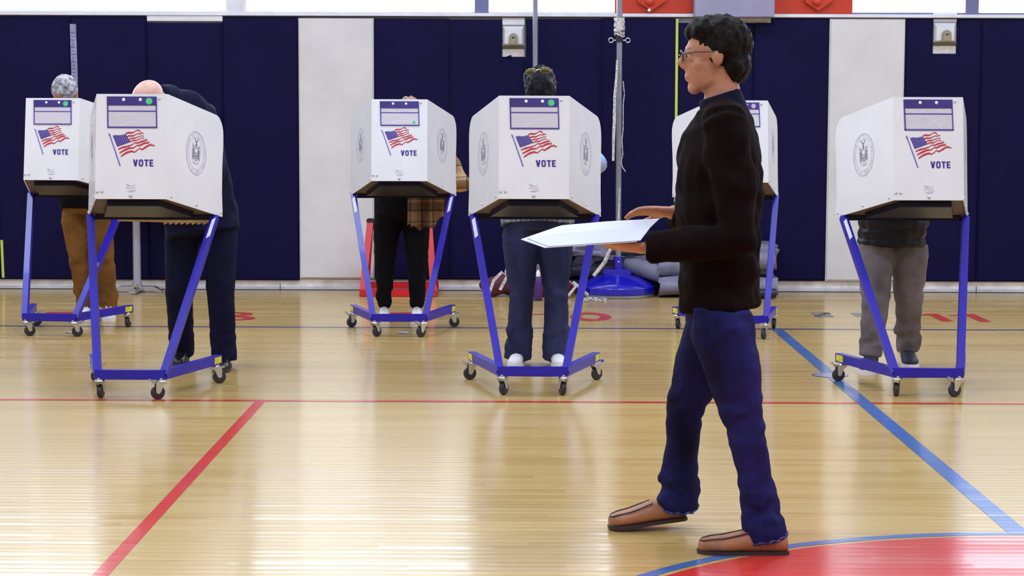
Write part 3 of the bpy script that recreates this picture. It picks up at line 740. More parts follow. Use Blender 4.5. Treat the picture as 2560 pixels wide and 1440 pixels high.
# ------------------------------------------------------------------ things along the wall
# net pole with weighted blue base
bc = G(1536, 748); bc.y += .30; BXC, BYC = G(1533, 722).x, bc.y
t = empty('net_pole', (BXC, BYC, 0)); iv = Vector(t.location)
obj('base_ring', lathe([(.292, 0), (.30, .004), (.30, .022), (.292, .026)], 48), 'steel_pole', t)
smooth(obj('base_dome', lathe([(.297, .026), (.302, .032), (.302, .075), (.296, .085), (.25, .115), (.18, .15), (.10, .172), (.0, .178)][:-1] + [(.02, .178)], 48), 'base_blue', t), 30)
obj('base_plate', box((0, 0, .19), (.22, .10, .045), bev=.006), 'base_blue', t)
obj('pole_socket', tube([(0.01, 0, .2), (.008, 0, .31)], .035, 16), 'base_blue', t)
smooth(obj('socket_bolt', dome((.01, -.036, .27), (0, -1, 0), .009, .006), 'zinc', t))
topp = AT(1551, -400, BYC) - iv; botp = Vector((.01, 0, .2))
smooth(obj('pole', tube([botp, topp], .0235, 20), 'steel_pole', t), 60)
def onpole(py): 
    q = AT(1548, py, BYC)-iv; k = (q.z-botp.z)/(topp.z-botp.z); return botp.lerp(topp, k)
c = onpole(101); cl = smooth(obj('collar', tube([c-Vector((0, 0, .014)), c+Vector((0, 0, .014))], .033, 20), 'black_strap', t), 50)
for s in (-1, 1):
    bm = bmesh.new(); ring = [c+Vector((s*.066+.018*math.cos(2*PI*k/16), -.01, .018*math.sin(2*PI*k/16))) for k in range(17)]; add_tube(bm, ring, .004, 8); add_cyl(bm, c+Vector((s*.03, -.01, 0)), c+Vector((s*.05, -.01, 0)), .004, 8)
    smooth(obj('eyelet', bm, 'zinc', cl))
# rope wound round the pole
bm = bmesh.new(); ctop = onpole(46); cbot = onpole(76); pts = []
for k in range(90): 
    q = ctop.lerp(cbot, k/89); pts.append(q+Vector((math.cos(k*.62)*(.030+.006*math.sin(k*1.7)), math.sin(k*.62)*.032, 0)))
add_tube(bm, pts, .011, 8); pts = []
for k in range(30):
    q = cbot.lerp(onpole(92), k/29); pts.append(q+Vector((math.cos(k*.5)*.036, math.sin(k*.5)*.036, .01*math.sin(k))))
add_tube(bm, pts, .007, 8); smooth(obj('rope_wrap', bm, 'rope', t), 60)
obj('dark_tie', tube([onpole(90), onpole(98)], .029, 16), 'black_strap', t)
def hang(name, pix, r, mt, y):
    return smooth(obj(name, tube([AT(px, py, y)-iv for px, py in pix], r, 8), mt, t), 60)
hang('net_strap', [(1543, 150), (1541, 195), (1537, 240), (1536, 300), (1534, 345), (1533, 402)], [(.008), .010, .012, .013, .012, .010], 'rope', BYC-.06)
hang('net_cord', [(1558, 203), (1559, 215), (1561, 235), (1558, 260), (1558, 320), (1555, 350), (1557, 385), (1553, 405), (1556, 418), (1564, 429)], .0035, 'rope', BYC-.05)
hang('net_strap', [(1549, 470), (1546, 560), (1528, 618), (1512, 655), (1484, 690)], [.004, .006, .012, .016, .014], 'rope', BYC-.33)
bm = bmesh.new()
for k in range(7):
    pts = [G(1455+10*i+random.uniform(-4, 4), 742+random.uniform(0, 13), .006)-iv for i in range(7)]; add_tube(bm, pts, .004, 6)
smooth(obj('loose_cord', bm, 'rope', t))
tag(t, 'steel volleyball net pole on a round blue weighted base', 'net pole')
# second, plain pole behind the voter with sunglasses
pb = AT(1340, 690, 15.35); pt = AT(1337, -400, 15.35)
t = empty('steel_pole', (pb.x, 15.35, 0)); iv = Vector(t.location)
smooth(obj('pole', tube([Vector((.0, 0, .012)), pt-iv], .0215, 20), 'steel_pole', t), 60); smooth(obj('foot_flange', lathe([(.06, 0), (.06, .012), (.03, .018), (.022, .03)], 24), 'steel_pole', t), 40)
tag(t, 'plain steel pole rising behind the voter with sunglasses', 'pole')

# heap of grey floor cover: folded sheets and rolls
th = empty('floor_cover_heap', (1.35, 15.2, 0)); iv = Vector(th.location)
def fold(x0, x1, prof, mt, seed, name='folded_sheet', th_=.010, amp=.02):
    bm = bmesh.new(); nx = 26; rows = []
    for i in range(nx+1):
        u = i/nx; x = x0+(x1-x0)*u; row = []
        for j, (y, z) in enumerate(prof):
            d = noise.noise(Vector((x*4+seed, j*.6, seed*1.7)))*amp; e = noise.noise(Vector((x*3, j*.5+5, seed*2.1)))*amp
            row.append(bm.verts.new(Vector((x+e*1.2, y+d, max(.006, z+e+math.sin(u*PI)*.02)))-iv))
        rows.append(row)
    for i in range(nx):
        for j in range(len(prof)-1): bm.faces.new((rows[i][j], rows[i+1][j], rows[i+1][j+1], rows[i][j+1]))
    bmesh.ops.recalc_face_normals(bm, faces=bm.faces); bmesh.ops.solidify(bm, geom=list(bm.faces), thickness=th_)
    o = obj(name, bm, mt, th); smooth(o, 60); return o
def uprof(yf, yb, z, r):
    """a doubled-over sheet: top leaf, rounded nose towards the room, bottom leaf"""
    p = [(yb, z+r), ((yf+yb)/2, z+r)]
    p += [(yf-r*math.sin(PI*k/8), z+r*math.cos(PI*k/8)) for k in range(9)]
    return p + [((yf+yb)/2, z-r), (yb, z-r)]
P_ = lambda x: AT(x, 690, 15.2).x
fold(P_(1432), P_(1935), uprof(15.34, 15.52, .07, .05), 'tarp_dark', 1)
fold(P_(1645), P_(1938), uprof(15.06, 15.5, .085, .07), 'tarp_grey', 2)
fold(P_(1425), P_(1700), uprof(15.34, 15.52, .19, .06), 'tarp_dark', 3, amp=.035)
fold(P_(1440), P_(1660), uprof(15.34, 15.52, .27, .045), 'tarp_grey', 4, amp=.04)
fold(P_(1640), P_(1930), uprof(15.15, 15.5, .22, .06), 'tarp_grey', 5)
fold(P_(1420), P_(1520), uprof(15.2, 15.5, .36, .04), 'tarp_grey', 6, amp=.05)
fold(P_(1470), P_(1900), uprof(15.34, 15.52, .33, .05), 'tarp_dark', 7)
fold(P_(1700), P_(1942), uprof(15.2, 15.5, .36, .05), 'tarp_grey', 8, amp=.04)
def roll(a_, b_, r, mt, turns=2.5):
    bm = bmesh.new(); A, Bv = Vector(a_)-iv, Vector(b_)-iv; u, v = frame_of(Bv-A); n = int(turns*18); r0_ = []; r1_ = []
    for k in range(n+1):
        t_ = 2*PI*k/18; rr = r*(.35+.65*k/n); p = u*math.cos(t_)*rr + v*math.sin(t_)*rr
        r0_.append(bm.verts.new(A+p)); r1_.append(bm.verts.new(Bv+p*1.15))
    for k in range(n): bm.faces.new((r0_[k], r0_[k+1], r1_[k+1], r1_[k]))
    bmesh.ops.recalc_face_normals(bm, faces=bm.faces); bmesh.ops.solidify(bm, geom=list(bm.faces), thickness=.006); return smooth(obj('rolled_sheet', bm, mt, th), 60)
roll(AT(1565, 662, 15.3), AT(1655, 686, 15.16), .075, 'tarp_grey')
roll(AT(1800, 735, 15.0), AT(1940, 734, 14.95), .035, 'black_strap')
roll(AT(1850, 655, 15.1), AT(1940, 650, 15.05), .08, 'tarp_grey')
tag(th, 'heap of folded and rolled grey floor cover against the wall behind the net pole', 'floor cover')

def noisy(o, amp, freq, seed=0, zs=1.0, fn=None):
    me = o.data; no = [v.normal.copy() for v in me.vertices]
    for v, n in zip(me.vertices, no):
        k = fn(v.co) if fn else 1.0
        if k: v.co += n*(noise.noise(Vector((v.co.x*freq, v.co.y*freq, v.co.z*freq*zs+seed*3.1)))*amp*k)
def union(bm, voxel, sm=4):
    """fuse overlapping closed shapes into one continuous surface"""
    bmesh.ops.recalc_face_normals(bm, faces=bm.faces)
    me = bpy.data.meshes.new('u'); bm.to_mesh(me); bm.free(); o = bpy.data.objects.new('u', me); C.objects.link(o)
    r = o.modifiers.new('r', 'REMESH'); r.mode = 'VOXEL'; r.voxel_size = voxel
    s = o.modifiers.new('s', 'SMOOTH'); s.factor = .5; s.iterations = sm
    dg = bpy.context.evaluated_depsgraph_get(); dg.update()
    out = bpy.data.meshes.new_from_object(o.evaluated_get(dg)); bpy.data.objects.remove(o); bpy.data.meshes.remove(me)
    for p in out.polygons: p.use_smooth = True
    return out

# maroon bag and bottle behind the legs of the voter with sunglasses
bg = G(1335, 744); t = empty('duffel_bag', (bg.x, bg.y+.12, 0)); iv = Vector(t.location)
bm = bmesh.new()
for px, py, r in ((1235, 722, .10), (1290, 712, .13), (1350, 716, .12), (1400, 718, .09)):
    q = AT(px, py, bg.y+.12)-iv; add_ell(bm, (q.x, 0, r*.75), (r*1.25, .14, r*.8))
o = obj('bag_body', union(bm, .015), 'maroon', t); noisy(o, .035, 9, 1); 
for v in o.data.vertices: v.co.z = max(.0, v.co.z)
for pts in ([(1222, 735), (1235, 700), (1255, 680), (1268, 690), (1250, 725)], [(1290, 668), (1262, 682), (1268, 672)], [(1395, 725), (1420, 700), (1440, 716), (1420, 740)], [(1432, 705), (1450, 720), (1470, 738)]):
    bm = bmesh.new(); add_tube(bm, [AT(px, py, bg.y-.06)-iv for px, py in pts], [(.012, .003)]*len(pts), 8, lat=(1, 0, 0)); smooth(obj('strap', bm, 'rope', t))
tag(t, 'crumpled maroon bag with white straps on the floor by the wall', 'bag')
bq = G(1345, 748); t = empty('water_bottle', (bq.x, bq.y+.02, 0))
t.location = (AT(1345, 745, 14.75).x, 14.75, 0)
smooth(obj('bottle_body', lathe([(.03, 0), (.034, .006), (.034, .15), (.028, .175), (.016, .19)], 24), 'bag_purple', t), 40); smooth(obj('cap', lathe([(.018, .188), (.018, .215), (.012, .222), (.01, .235)], 20), 'snap_white', t), 40)
tag(t, 'purple bottle with white cap standing before the maroon bag', 'bottle')

# red stand behind the voter in black
ra = G(900, 741); t = empty('red_stand', (ra.x+.3, ra.y+.1, 0)); iv = Vector(t.location); yb_ = ra.y
top_l = AT(926, 556, yb_+.22)
for s, bx, tx in ((0, ra.x+.02, top_l.x), (1, ra.x+.58, ra.x+.58-(top_l.x-ra.x)+.02)):
    obj('post', sqtube(Vector((bx, yb_, .02))-iv, Vector((tx, yb_+.22, top_l.z))-iv, .05, up=Vector((1, 0, 0))), 'red_metal', t)
    obj('foot_bar', sqtube(Vector((bx, yb_-.02, .025))-iv, Vector((bx, yb_+.45, .025))-iv, .045), 'red_metal', t)
    obj('rear_brace', sqtube(Vector((bx, yb_+.44, .03))-iv, Vector((tx, yb_+.24, top_l.z-.03))-iv, .04, up=Vector((1, 0, 0))), 'red_metal', t)
    obj('end_cap', box(Vector((tx, yb_+.22, top_l.z+.012))-iv, (.06, .06, .04), bev=.008), 'black_strap', t)
for yy, zz in ((yb_, .03), (yb_+.44, .05)): obj('cross_bar', sqtube(Vector((ra.x, yy, zz))-iv, Vector((ra.x+.6, yy, zz))-iv, .05), 'red_metal', t)
obj('top_bar', sqtube(Vector((top_l.x, yb_+.22, top_l.z-.02))-iv, Vector((ra.x+.56, yb_+.22, top_l.z-.02))-iv, .045), 'red_metal', t)
tag(t, 'red metal stand with black end cap behind the voter in black', 'stand')

# pedestal table behind the second booth
tp = AT(343, 705, 15.3); t = empty('pedestal_table', (tp.x, 15.3, 0))
obj('table_top', box((0, 0, .735), (.95, .45, .03), bev=.006), 'pole_lilac', t)
smooth(obj('column', tube([(0, 0, .05), (0, 0, .72)], (.031), 20), 'pole_lilac', t), 60)
obj('collar', tube([(0, 0, .05), (0, 0, .075)], .042, 20), 'zinc', t)
for s in (-1, 1):
    obj('foot', slab([(s*.02, -.035, .02), (s*.13, -.035, .015), (s*.20, -.035, .0), (s*.21, -.035, .012), (s*.14, -.035, .05), (s*.02, -.035, .055)], (0, .07, 0)), 'zinc', t)
    obj('cross_foot', box((0, s*.11, .02), (.06, .2, .03), bev=.008), 'zinc', t)
tag(t, 'pedestal table with pale column and chrome foot by the wall behind the bald voter', 'table')

# litter on the floor
def scrap(px, mt, label, seed):
    pts = [G(*p, .004) for p in px]; bm = bmesh.new(); c = sum(pts, Vector())/len(pts); vs = [bm.verts.new(p+Vector((0, 0, .004*((i+seed) % 2)))) for i, p in enumerate(pts)]; cv = bm.verts.new(c+Vector((0, 0, .006)))
    for i in range(len(vs)): bm.faces.new((vs[i], vs[(i+1) % len(vs)], cv))
    bmesh.ops.solidify(bm, geom=list(bm.faces), thickness=.0008); o = obj('paper_scrap', bm, mt); tag(o, label, 'paper scrap', 'paper scraps on the floor'); return o
scrap([(995, 829), (1022, 830), (1023, 834), (997, 834)], 'paper', 'white paper scrap on floor before the booth with the low green dot', 0)
o = scrap([(161, 831), (178, 827), (193, 830), (178, 833)], 'paper', 'folded paper scrap with purple print before the far left booth', 1)
def sticker(px, label):
    pts = [G(*p, .0022) for p in px]; o = obj('floor_sticker', slab(pts, (0, 0, -.0012)), 'floor_grey'); tag(o, label, 'sticker', 'grey stickers on the floor'); return pts, o
pts, o = sticker([(2026, 781), (2070, 781), (2086, 792), (2042, 792)], 'grey sticker with black marks on floor left of the grey-trousered voter')
c = sum(pts, Vector())/4; bm = bmesh.new()
for i in range(3): add_box(bm, c+Vector((-.045+.045*i, (-.10, 0, .10)[i], .0004)), (.05, .06, .0004))
obj('print_marks', bm, 'gap_black', o)
pts, o = sticker([(2126, 782), (2156, 782), (2156, 791), (2141, 791)], 'small grey sticker on floor touching the grey trousers')

# ------------------------------------------------------------------ people
def V3(*a): return Vector(a)
def hand(bm, wrist, d, n, size=1.0, curl=.5, side=1, spread=1.0):
    """palm, four fingers of different length and a thumb; d: pointing, n: out of the palm, side: thumb side"""
    d = Vector(d).normalized(); n = Vector(n); n = (n-d*n.dot(d)).normalized(); s = d.cross(n)*side; z = size
    add_tube(bm, [wrist-d*.02*z, wrist+d*.02*z, wrist+d*.055*z, wrist+d*.09*z], [(.026*z, .019*z), (.032*z, .017*z), (.040*z, .015*z), (.038*z, .012*z)], 12, lat=s)
    for i, (o_, L_) in enumerate(((.029, .072), (.010, .080), (-.010, .075), (-.028, .060))):
        b_ = wrist+d*.082*z+s*o_*z; dd = d; p = [b_-d*.02*z, b_]
        for k, f in enumerate((.42, .32, .26)):
            ang = curl*(.5+.5*k); dd = (dd*math.cos(ang)+n*math.sin(ang)).normalized(); p.append(p[-1]+dd*L_*f*z)
        add_tube(bm, p, [.0095*z, .0095*z, .0088*z, .008*z, .0062*z], 8)
    b_ = wrist+d*.025*z+s*.028*z; d1 = (d*.75+s*.75+n*.25).normalized(); d2 = (d*.95+s*.25+n*.35).normalized()
    add_tube(bm, [b_-d1*.015*z, b_, b_+d1*.034*z, b_+d1*.034*z+d2*.03*z, b_+d1*.034*z+d2*.052*z], [.014*z, .014*z, .011*z, .010*z, .007*z], 8)
def head_frame(face, up):
    f = Vector(face).normalized(); u = Vector(up); u = (u-f*u.dot(f)).normalized(); return f.cross(u).normalized(), f, u
def head(bm, c, face, up, neck):
    r, f, u = head_frame(face, up); Rm = Matrix((r, f, u)).transposed(); c = Vector(c)
    add_ell(bm, c+u*.022-f*.012, (.075, .094, .087), Rm, 24); add_ell(bm, c+f*.022-u*.04, (.062, .07, .082), Rm, 20); add_ell(bm, c+f*.012-u*.075, (.056, .062, .045), Rm)
    add_ell(bm, c+f*.062-u*.106, (.026, .024, .022), Rm); add_tube(bm, [c+f*.083+u*.012, c+f*.100-u*.012, c+f*.106-u*.030], [.008, .011, .014], 10); add_ell(bm, c+f*.095-u*.034, (.018, .013, .010), Rm)
    add_ell(bm, c+f*.076+u*.022, (.048, .014, .012), Rm); add_ell(bm, c+f*.084-u*.066, (.024, .011, .007), Rm); add_ell(bm, c+f*.082-u*.077, (.021, .011, .007), Rm)
    for s in (-1, 1):
        add_ell(bm, c+r*s*.077-u*.012-f*.012, (.010, .020, .031), Rm); add_ell(bm, c+r*s*.042+f*.048-u*.034, (.022, .02, .022), Rm); add_ell(bm, c+r*s*.032+f*.071+u*.007, (.018, .016, .008), Rm); add_ell(bm, c+r*s*.033+f*.068-u*.012, (.017, .015, .007), Rm)
    add_tube(bm, [c-u*.05-f*.025, c.lerp(Vector(neck), .6)-f*.01, Vector(neck)], [.054, .055, .066], 16)
def eyes(parent, c, face, up):
    r, f, u = head_frame(face, up); c = Vector(c)
    for s in (-1, 1):
        bm = bmesh.new(); p = c+f*.0745+r*s*.031-u*.002; add_ell(bm, p, (.0105,)*3, None, 12); e = smooth(obj('eye', bm, 'eye_white', parent))
        bm = bmesh.new(); add_ell(bm, p+f*.0085, (.0055,)*3, None, 10); smooth(obj('iris', bm, 'iris', e))
def shoe(parent, heel, toe, mt, sole_mt, h=.075, wd=.046, sole_h=.022, style='sneaker', lift=0.0):
    heel, toe = Vector(heel), Vector(toe); d = (toe-heel); L_ = d.length; d.normalize(); up = Vector((0, 0, 1)); up = (up-d*up.dot(d)).normalized(); lat = d.cross(up)
    st = [(0, .62, .75), (.04, .8, .95), (.15, .85, 1.0), (.30, .84, .98), (.42, .86, .86), (.58, .97, .62), (.75, 1.0, .48), (.88, .86, .40), (.96, .6, .30), (1.0, .25, .18)]
    if style == 'moc': st = [(0, .6, .62), (.04, .8, .78), (.15, .88, .82), (.30, .86, .88), (.42, .88, .92), (.55, .97, .78), (.72, 1.0, .62), (.86, .9, .56), (.95, .66, .48), (1.0, .3, .32)]
    bm = bmesh.new(); rings = []
    for u, w_, hh in st:
        ring = []; H = sole_h*.6+h*hh
        for k in range(14):
            t_ = 2*PI*k/14; cx = math.cos(t_); sz = math.sin(t_); x = math.copysign(abs(cx)**.75, cx)*wd*w_*(1-.28*max(0, sz)); z = sole_h*.5+(H*.5)*(1+math.copysign(abs(sz)**.7, sz))
            ring.append(bm.verts.new(heel+d*(L_*u)+lat*x+up*z))
        rings.append(ring)
    for i in range(len(rings)-1):
        for k in range(14): bm.faces.new((rings[i][k], rings[i][(k+1) % 14], rings[i+1][(k+1) % 14], rings[i+1][k]))
    bm.faces.new(rings[0][::-1]); bm.faces.new(rings[-1]); bmesh.ops.recalc_face_normals(bm, faces=bm.faces)
    sh = smooth(obj('shoe', bm, mt, parent), 70)
    out = []
    for s in (1, -1):
        for u, w_, _ in (st if s > 0 else st[::-1]): out.append(heel+d*(L_*(u*1.03-.015))+lat*(s*wd*w_*1.05))
    bm = slab(out, up*sole_h); o = obj('sole', bm, sole_mt, sh)
    if style == 'sneaker':
        bm = bmesh.new()
        for k in range(5):
            u = .44+.075*k; hh = sole_h*.6+h*(.92-.075*k*1.25*1.6)+sole_h*.5; p = heel+d*(L_*u)+up*(hh)
            add_tube(bm, [p-lat*.022-up*.006, p+up*.002, p+lat*.022-up*.006], .0038, 6)
        smooth(obj('laces', bm, 'star_white', sh))
    if style == 'moc':
        tops = [(L_*u, wd*w_*.72, sole_h*.5+(sole_h*.6+h*hh)*.93) for u, w_, hh in st[4:]]
        pts = [heel+d*u+lat*w_+up*z for u, w_, z in tops[:-1]] + [heel+d*(tops[-1][0]*.985)+up*(tops[-1][2]+.006)] + [heel+d*u-lat*w_+up*z for u, w_, z in tops[:-1][::-1]]
        bm = bmesh.new(); add_tube(bm, pts, .0026, 6); smooth(obj('seam', bm, 'sole_dark', sh))
    return sh
def person(label, J, parts, skin='skin'):
    """J: joints in the room; one continuous body, clothing as parts"""
    base = Vector(((J['ank'][0][0]+J['ank'][1][0])/2, (J['ank'][0][1]+J['ank'][1][1])/2, 0))
    t = empty('person', base); T = lambda p: Vector(p)-base
    lat = Vector(J['sh'][1])-Vector(J['sh'][0])
    bm = bmesh.new(); neck = T(J['neck']); pel = T(J['pel']); ch = T(J['chest'])
    head(bm, T(J['head']), J['face'], J['up'], neck)
    add_tube(bm, [pel-V3(0, 0, .06), pel, pel.lerp(ch, .45), ch, neck.lerp(ch, .35), neck], [(.13, .095), (.145, .105), (.125, .09), (.145, .105), (.13, .08), (.06, .055)], 18, lat=lat)
    for i in (0, 1):
        sh, el, wr = T(J['sh'][i]), T(J['el'][i]), T(J['wr'][i]); add_tube(bm, [neck.lerp(sh, .3), sh, sh.lerp(el, .5), el, el.lerp(wr, .4), wr], [.05, .052, .042, .036, .036, .025], 12)
        hd = J['hand'][i]; hand(bm, wr, hd[0], hd[1], hd[2] if len(hd) > 2 else 1.0, hd[3] if len(hd) > 3 else .45, hd[4] if len(hd) > 4 else (1 if i else -1))
        hp, kn, an = T(J['hip'][i]), T(J['knee'][i]), T(J['ank'][i]); to = T(J['toe'][i]); add_tube(bm, [hp, hp.lerp(kn, .5), kn, kn.lerp(an, .35), an, an-V3(0, 0, .03)], [.08, .07, .05, .048, .033, .034], 14)
        add_tube(bm, [an-V3(0, 0, .04), an.lerp(to, .35)-V3(0, 0, .03), an.lerp(to, .6)-V3(0, 0, .018)], [.028, .022, .014], 10)
    body = obj('body', union(bm, J.get('vox', .0065), 3), skin, t)
    eyes(body, T(J['head']), J['face'], J['up'])
    for f in parts: f(t, T, J)
    tag(t, label, 'person'); return t
def legs(mt, rad, cuff=.012, name='trousers', seed=1, hipw=(.17, .125), top=.06, wr=.016, voxel=.011):
    """rad: radii at hip, mid-thigh, knee, calf, hem"""
    def f(t, T, J):
        bm = bmesh.new(); lat = Vector(J['hip'][1])-Vector(J['hip'][0]); pel = T(J['pel'])
        add_tube(bm, [pel+V3(0, 0, top), pel, pel-V3(0, 0, .08)], [(hipw[0]*.93, hipw[1]*.9), hipw, (hipw[0]*.9, hipw[1]*.9)], 18, lat=lat)
        for i in (0, 1):
            hp, kn, an = T(J['hip'][i]), T(J['knee'][i]), T(J['ank'][i]); e = an-(an-kn).normalized()*(-cuff)
            add_tube(bm, [hp+V3(0, 0, .04), hp-V3(0, 0, .03), hp.lerp(kn, .5), kn, kn.lerp(an, .45), kn.lerp(an, .85), e], [rad[0]*.9, rad[0], rad[1], rad[2], rad[3], (rad[3]+rad[4])/2, rad[4]], 16)
        o = obj(name, union(bm, voxel, 5), mt, t)
        kz = [T(J['knee'][i]).z for i in (0, 1)]; az = [T(J['ank'][i]).z for i in (0, 1)]
        def k(co):
            z = co.z; return .25+.7*math.exp(-((z-kz[0]-.02)/.08)**2)+1.2*math.exp(-((z-az[0]-.07)/.07)**2)+.6*math.exp(-((z-kz[0]-.34)/.07)**2)
        noisy(o, wr*.8, 11, seed, 1.5, k); noisy(o, wr*.45, 26, seed+2, 1.3, k)
        no = [v.normal.copy() for v in o.data.vertices]
        for v, n in zip(o.data.vertices, no):
            c = v.co; ph = c.z*70+c.x*38*(1 if seed % 2 else -1)+4*noise.noise(Vector((c.x*5, c.y*5, c.z*6+seed)))
            v.co += n*(wr*.22*math.sin(ph)*min(1.4, k(c))*max(0, noise.noise(Vector((c.x*7+seed, c.y*7, c.z*5)))+.35))
        return o
    return f
def top(mt, tor, arm, hem=None, name='jacket', seed=1, voxel=.011, wr=.014, collar=.07, cuff=0.0, quilt=0, depth=1.0):
    """tor: (lateral, depth) radii at hem, waist, chest; arm: radii shoulder, elbow, cuff"""
    def f(t, T, J):
        bm = bmesh.new(); lat = Vector(J['sh'][1])-Vector(J['sh'][0]); pel, ch, neck = T(J['pel']), T(J['chest']), T(J['neck']); hm = T(J['hem']) if 'hem' in J else pel-V3(0, 0, .05)
        add_tube(bm, [hm, hm.lerp(pel, .6), pel.lerp(ch, .5), ch, ch.lerp(neck, .55), neck.lerp(ch, .1)], [tor[0], (tor[0][0]*.98, tor[0][1]*.98), tor[1], tor[2], (tor[2][0]*.8, tor[2][1]*.8), collar], 20, lat=lat)
        for i in (0, 1):
            sh, el, wr_ = T(J['sh'][i]), T(J['el'][i]), T(J['wr'][i]); wr2 = wr_+(el-wr_).normalized()*cuff
            add_tube(bm, [neck.lerp(ch, .25), neck.lerp(ch, .25).lerp(sh, .6)+V3(0, 0, .01), sh], [collar*.85, arm[0]*.95, arm[0]*.98], 14)
            add_tube(bm, [ch.lerp(sh, .45)+V3(0, 0, .02), sh, sh.lerp(el, .5), el, el.lerp(wr2, .5), wr2], [arm[0]*.95, arm[0], (arm[0]+arm[1])/2, arm[1], (arm[1]+arm[2])/2, arm[2]], 14)
        o = obj(name, union(bm, voxel, 5), mt, t)
        noisy(o, wr, 8, seed, 1.6); noisy(o, wr*.5, 20, seed+1, 1.0)
        if quilt:
            no = [v.normal.copy() for v in o.data.vertices]
            for v, n in zip(o.data.vertices, no): v.co += n*(.008*abs(math.sin(v.co.z*quilt)))
        return o
    return f
def hairs(mt, blobs, amp=.012, freq=30, voxel=.007, name='hair', seed=3, zs=.5):
    """blobs: offsets in head frame (right, forward, up) with radii"""
    def f(t, T, J):
        r, fw, u = head_frame(J['face'], J['up']); Rm = Matrix((r, fw, u)).transposed(); c = T(J['head']); bm = bmesh.new()
        for o_, rd in blobs: add_ell(bm, c+r*o_[0]+fw*o_[1]+u*o_[2], rd, Rm, 20)
        o = obj(name, union(bm, voxel, 2), mt, t); noisy(o, amp, freq, seed, zs); noisy(o, amp*.6, freq*2.3, seed, zs); return o
    return f
def shoes(mt, sole, style, h=.075, wd=.046, L_=.28, sh=.022, back=.08):
    def f(t, T, J):
        for i in (0, 1):
            an, to = T(J['ank'][i]), T(J['toe'][i]); g = J.get('ground', (0, 0))[i]; d = Vector((to.x-an.x, to.y-an.y, 0)).normalized(); hl = Vector((an.x, an.y, 0))-d*back*.8
            tilt = J.get('tilt', (0, 0))[i]
            shoe(t, hl+V3(0, 0, g), hl+d*L_*math.cos(tilt)+V3(0, 0, g+L_*math.sin(tilt)), mt, sole, h, wd, sh, style)
    return f
SHORT = [((0, -.02, .026), (.083, .098, .090)), ((0, -.055, -.03), (.07, .055, .05))]

# voter 1: grey hair, brown trousers
gl, gr = G(214, 804), G(273, 806)
ay = 13.35
J = dict(head=AT(160, 232, 13.0), face=(-.22, -.55, -.8), up=(0, -.75, .6), neck=AT(172, 262, 13.17), chest=AT(190, 330, 13.25), pel=AT(214, 505, 13.38),
         sh=[AT(135, 290, 13.22), AT(250, 290, 13.22)], el=[AT(105, 380, 13.05), AT(285, 385, 13.1)], wr=[AT(130, 425, 12.8), AT(205, 425, 12.75)],
         hand=[((.4, -.9, -.1), (0, 0, -1)), ((-.4, -.9, -.1), (0, 0, -1))], hip=[AT(186, 540, 13.38), AT(243, 540, 13.38)], knee=[AT(200, 655, 13.32), AT(262, 650, 13.3)],
         ank=[V3(AT(214, 780, ay).x, ay, .1), V3(AT(271, 780, ay-.03).x, ay-.03, .1)], toe=[V3(gl.x-.02, 13.1, .03), V3(gr.x, 13.08, .03)], vox=.009)
person('grey-haired voter in brown trousers and white sneakers behind the far left booth', J,
       [legs('khaki', (.095, .086, .072, .068, .066), seed=2, hipw=(.175, .13), wr=.013, cuff=.02), top('black_cloth', ((.19, .14), (.18, .13), (.2, .14)), (.07, .06, .04), seed=4), hairs('hair_grey', SHORT, .004, 60, .006), shoes('sneaker_white', 'sneaker_white', 'sneaker')])

# voter 2: bald, navy suit, bent far forward
J = dict(head=AT(370, 252, 10.33), face=(-.55, -.35, -.75), up=(-.3, -.75, .55), neck=AT(410, 258, 10.46), chest=AT(458, 305, 10.62), pel=AT(500, 520, 10.85),
         sh=[AT(385, 312, 10.52), AT(508, 292, 10.66)], el=[AT(330, 420, 10.3), AT(540, 430, 10.42)], wr=[AT(335, 470, 10.05), AT(450, 465, 10.0)],
         hand=[((.3, -.9, -.1), (0, 0, -1)), ((-.4, -.9, -.1), (0, 0, -1))], hip=[AT(458, 560, 10.85), AT(548, 560, 10.85)], knee=[AT(448, 730, 10.85), AT(552, 735, 10.75)],
         ank=[V3(AT(454, 880, 10.95).x, 10.95, .1), V3(AT(560, 880, 10.72).x, 10.72, .1)], toe=[V3(G(450, 915).x, 10.72, .03), V3(G(556, 930).x, 10.45, .03)], hem=AT(512, 588, 10.82), vox=.008)
def suit_collar(t, T, J):
    n, h = T(J['neck']), T(J['head']); ch = T(J['chest']); bm = bmesh.new(); add_tube(bm, [n.lerp(ch, .4), n+V3(0, .02, .01), n.lerp(h, .42)+V3(0, .01, .012)], [.12, .105, .082], 20); o = obj('suit_collar', union(bm, .01, 3), 'suit_navy', t)
person('bald voter in navy suit bent forward behind the left front booth', J,
       [legs('suit_navy', (.105, .094, .078, .074, .073), seed=5, hipw=(.185, .14), wr=.007, cuff=.06), top('suit_navy', ((.22, .16), (.2, .15), (.2, .165)), (.085, .07, .045), seed=6, collar=.098, wr=.012), suit_collar, shoes('shoe_black', 'rubber', 'plain', h=.07)], 'skin_pink')

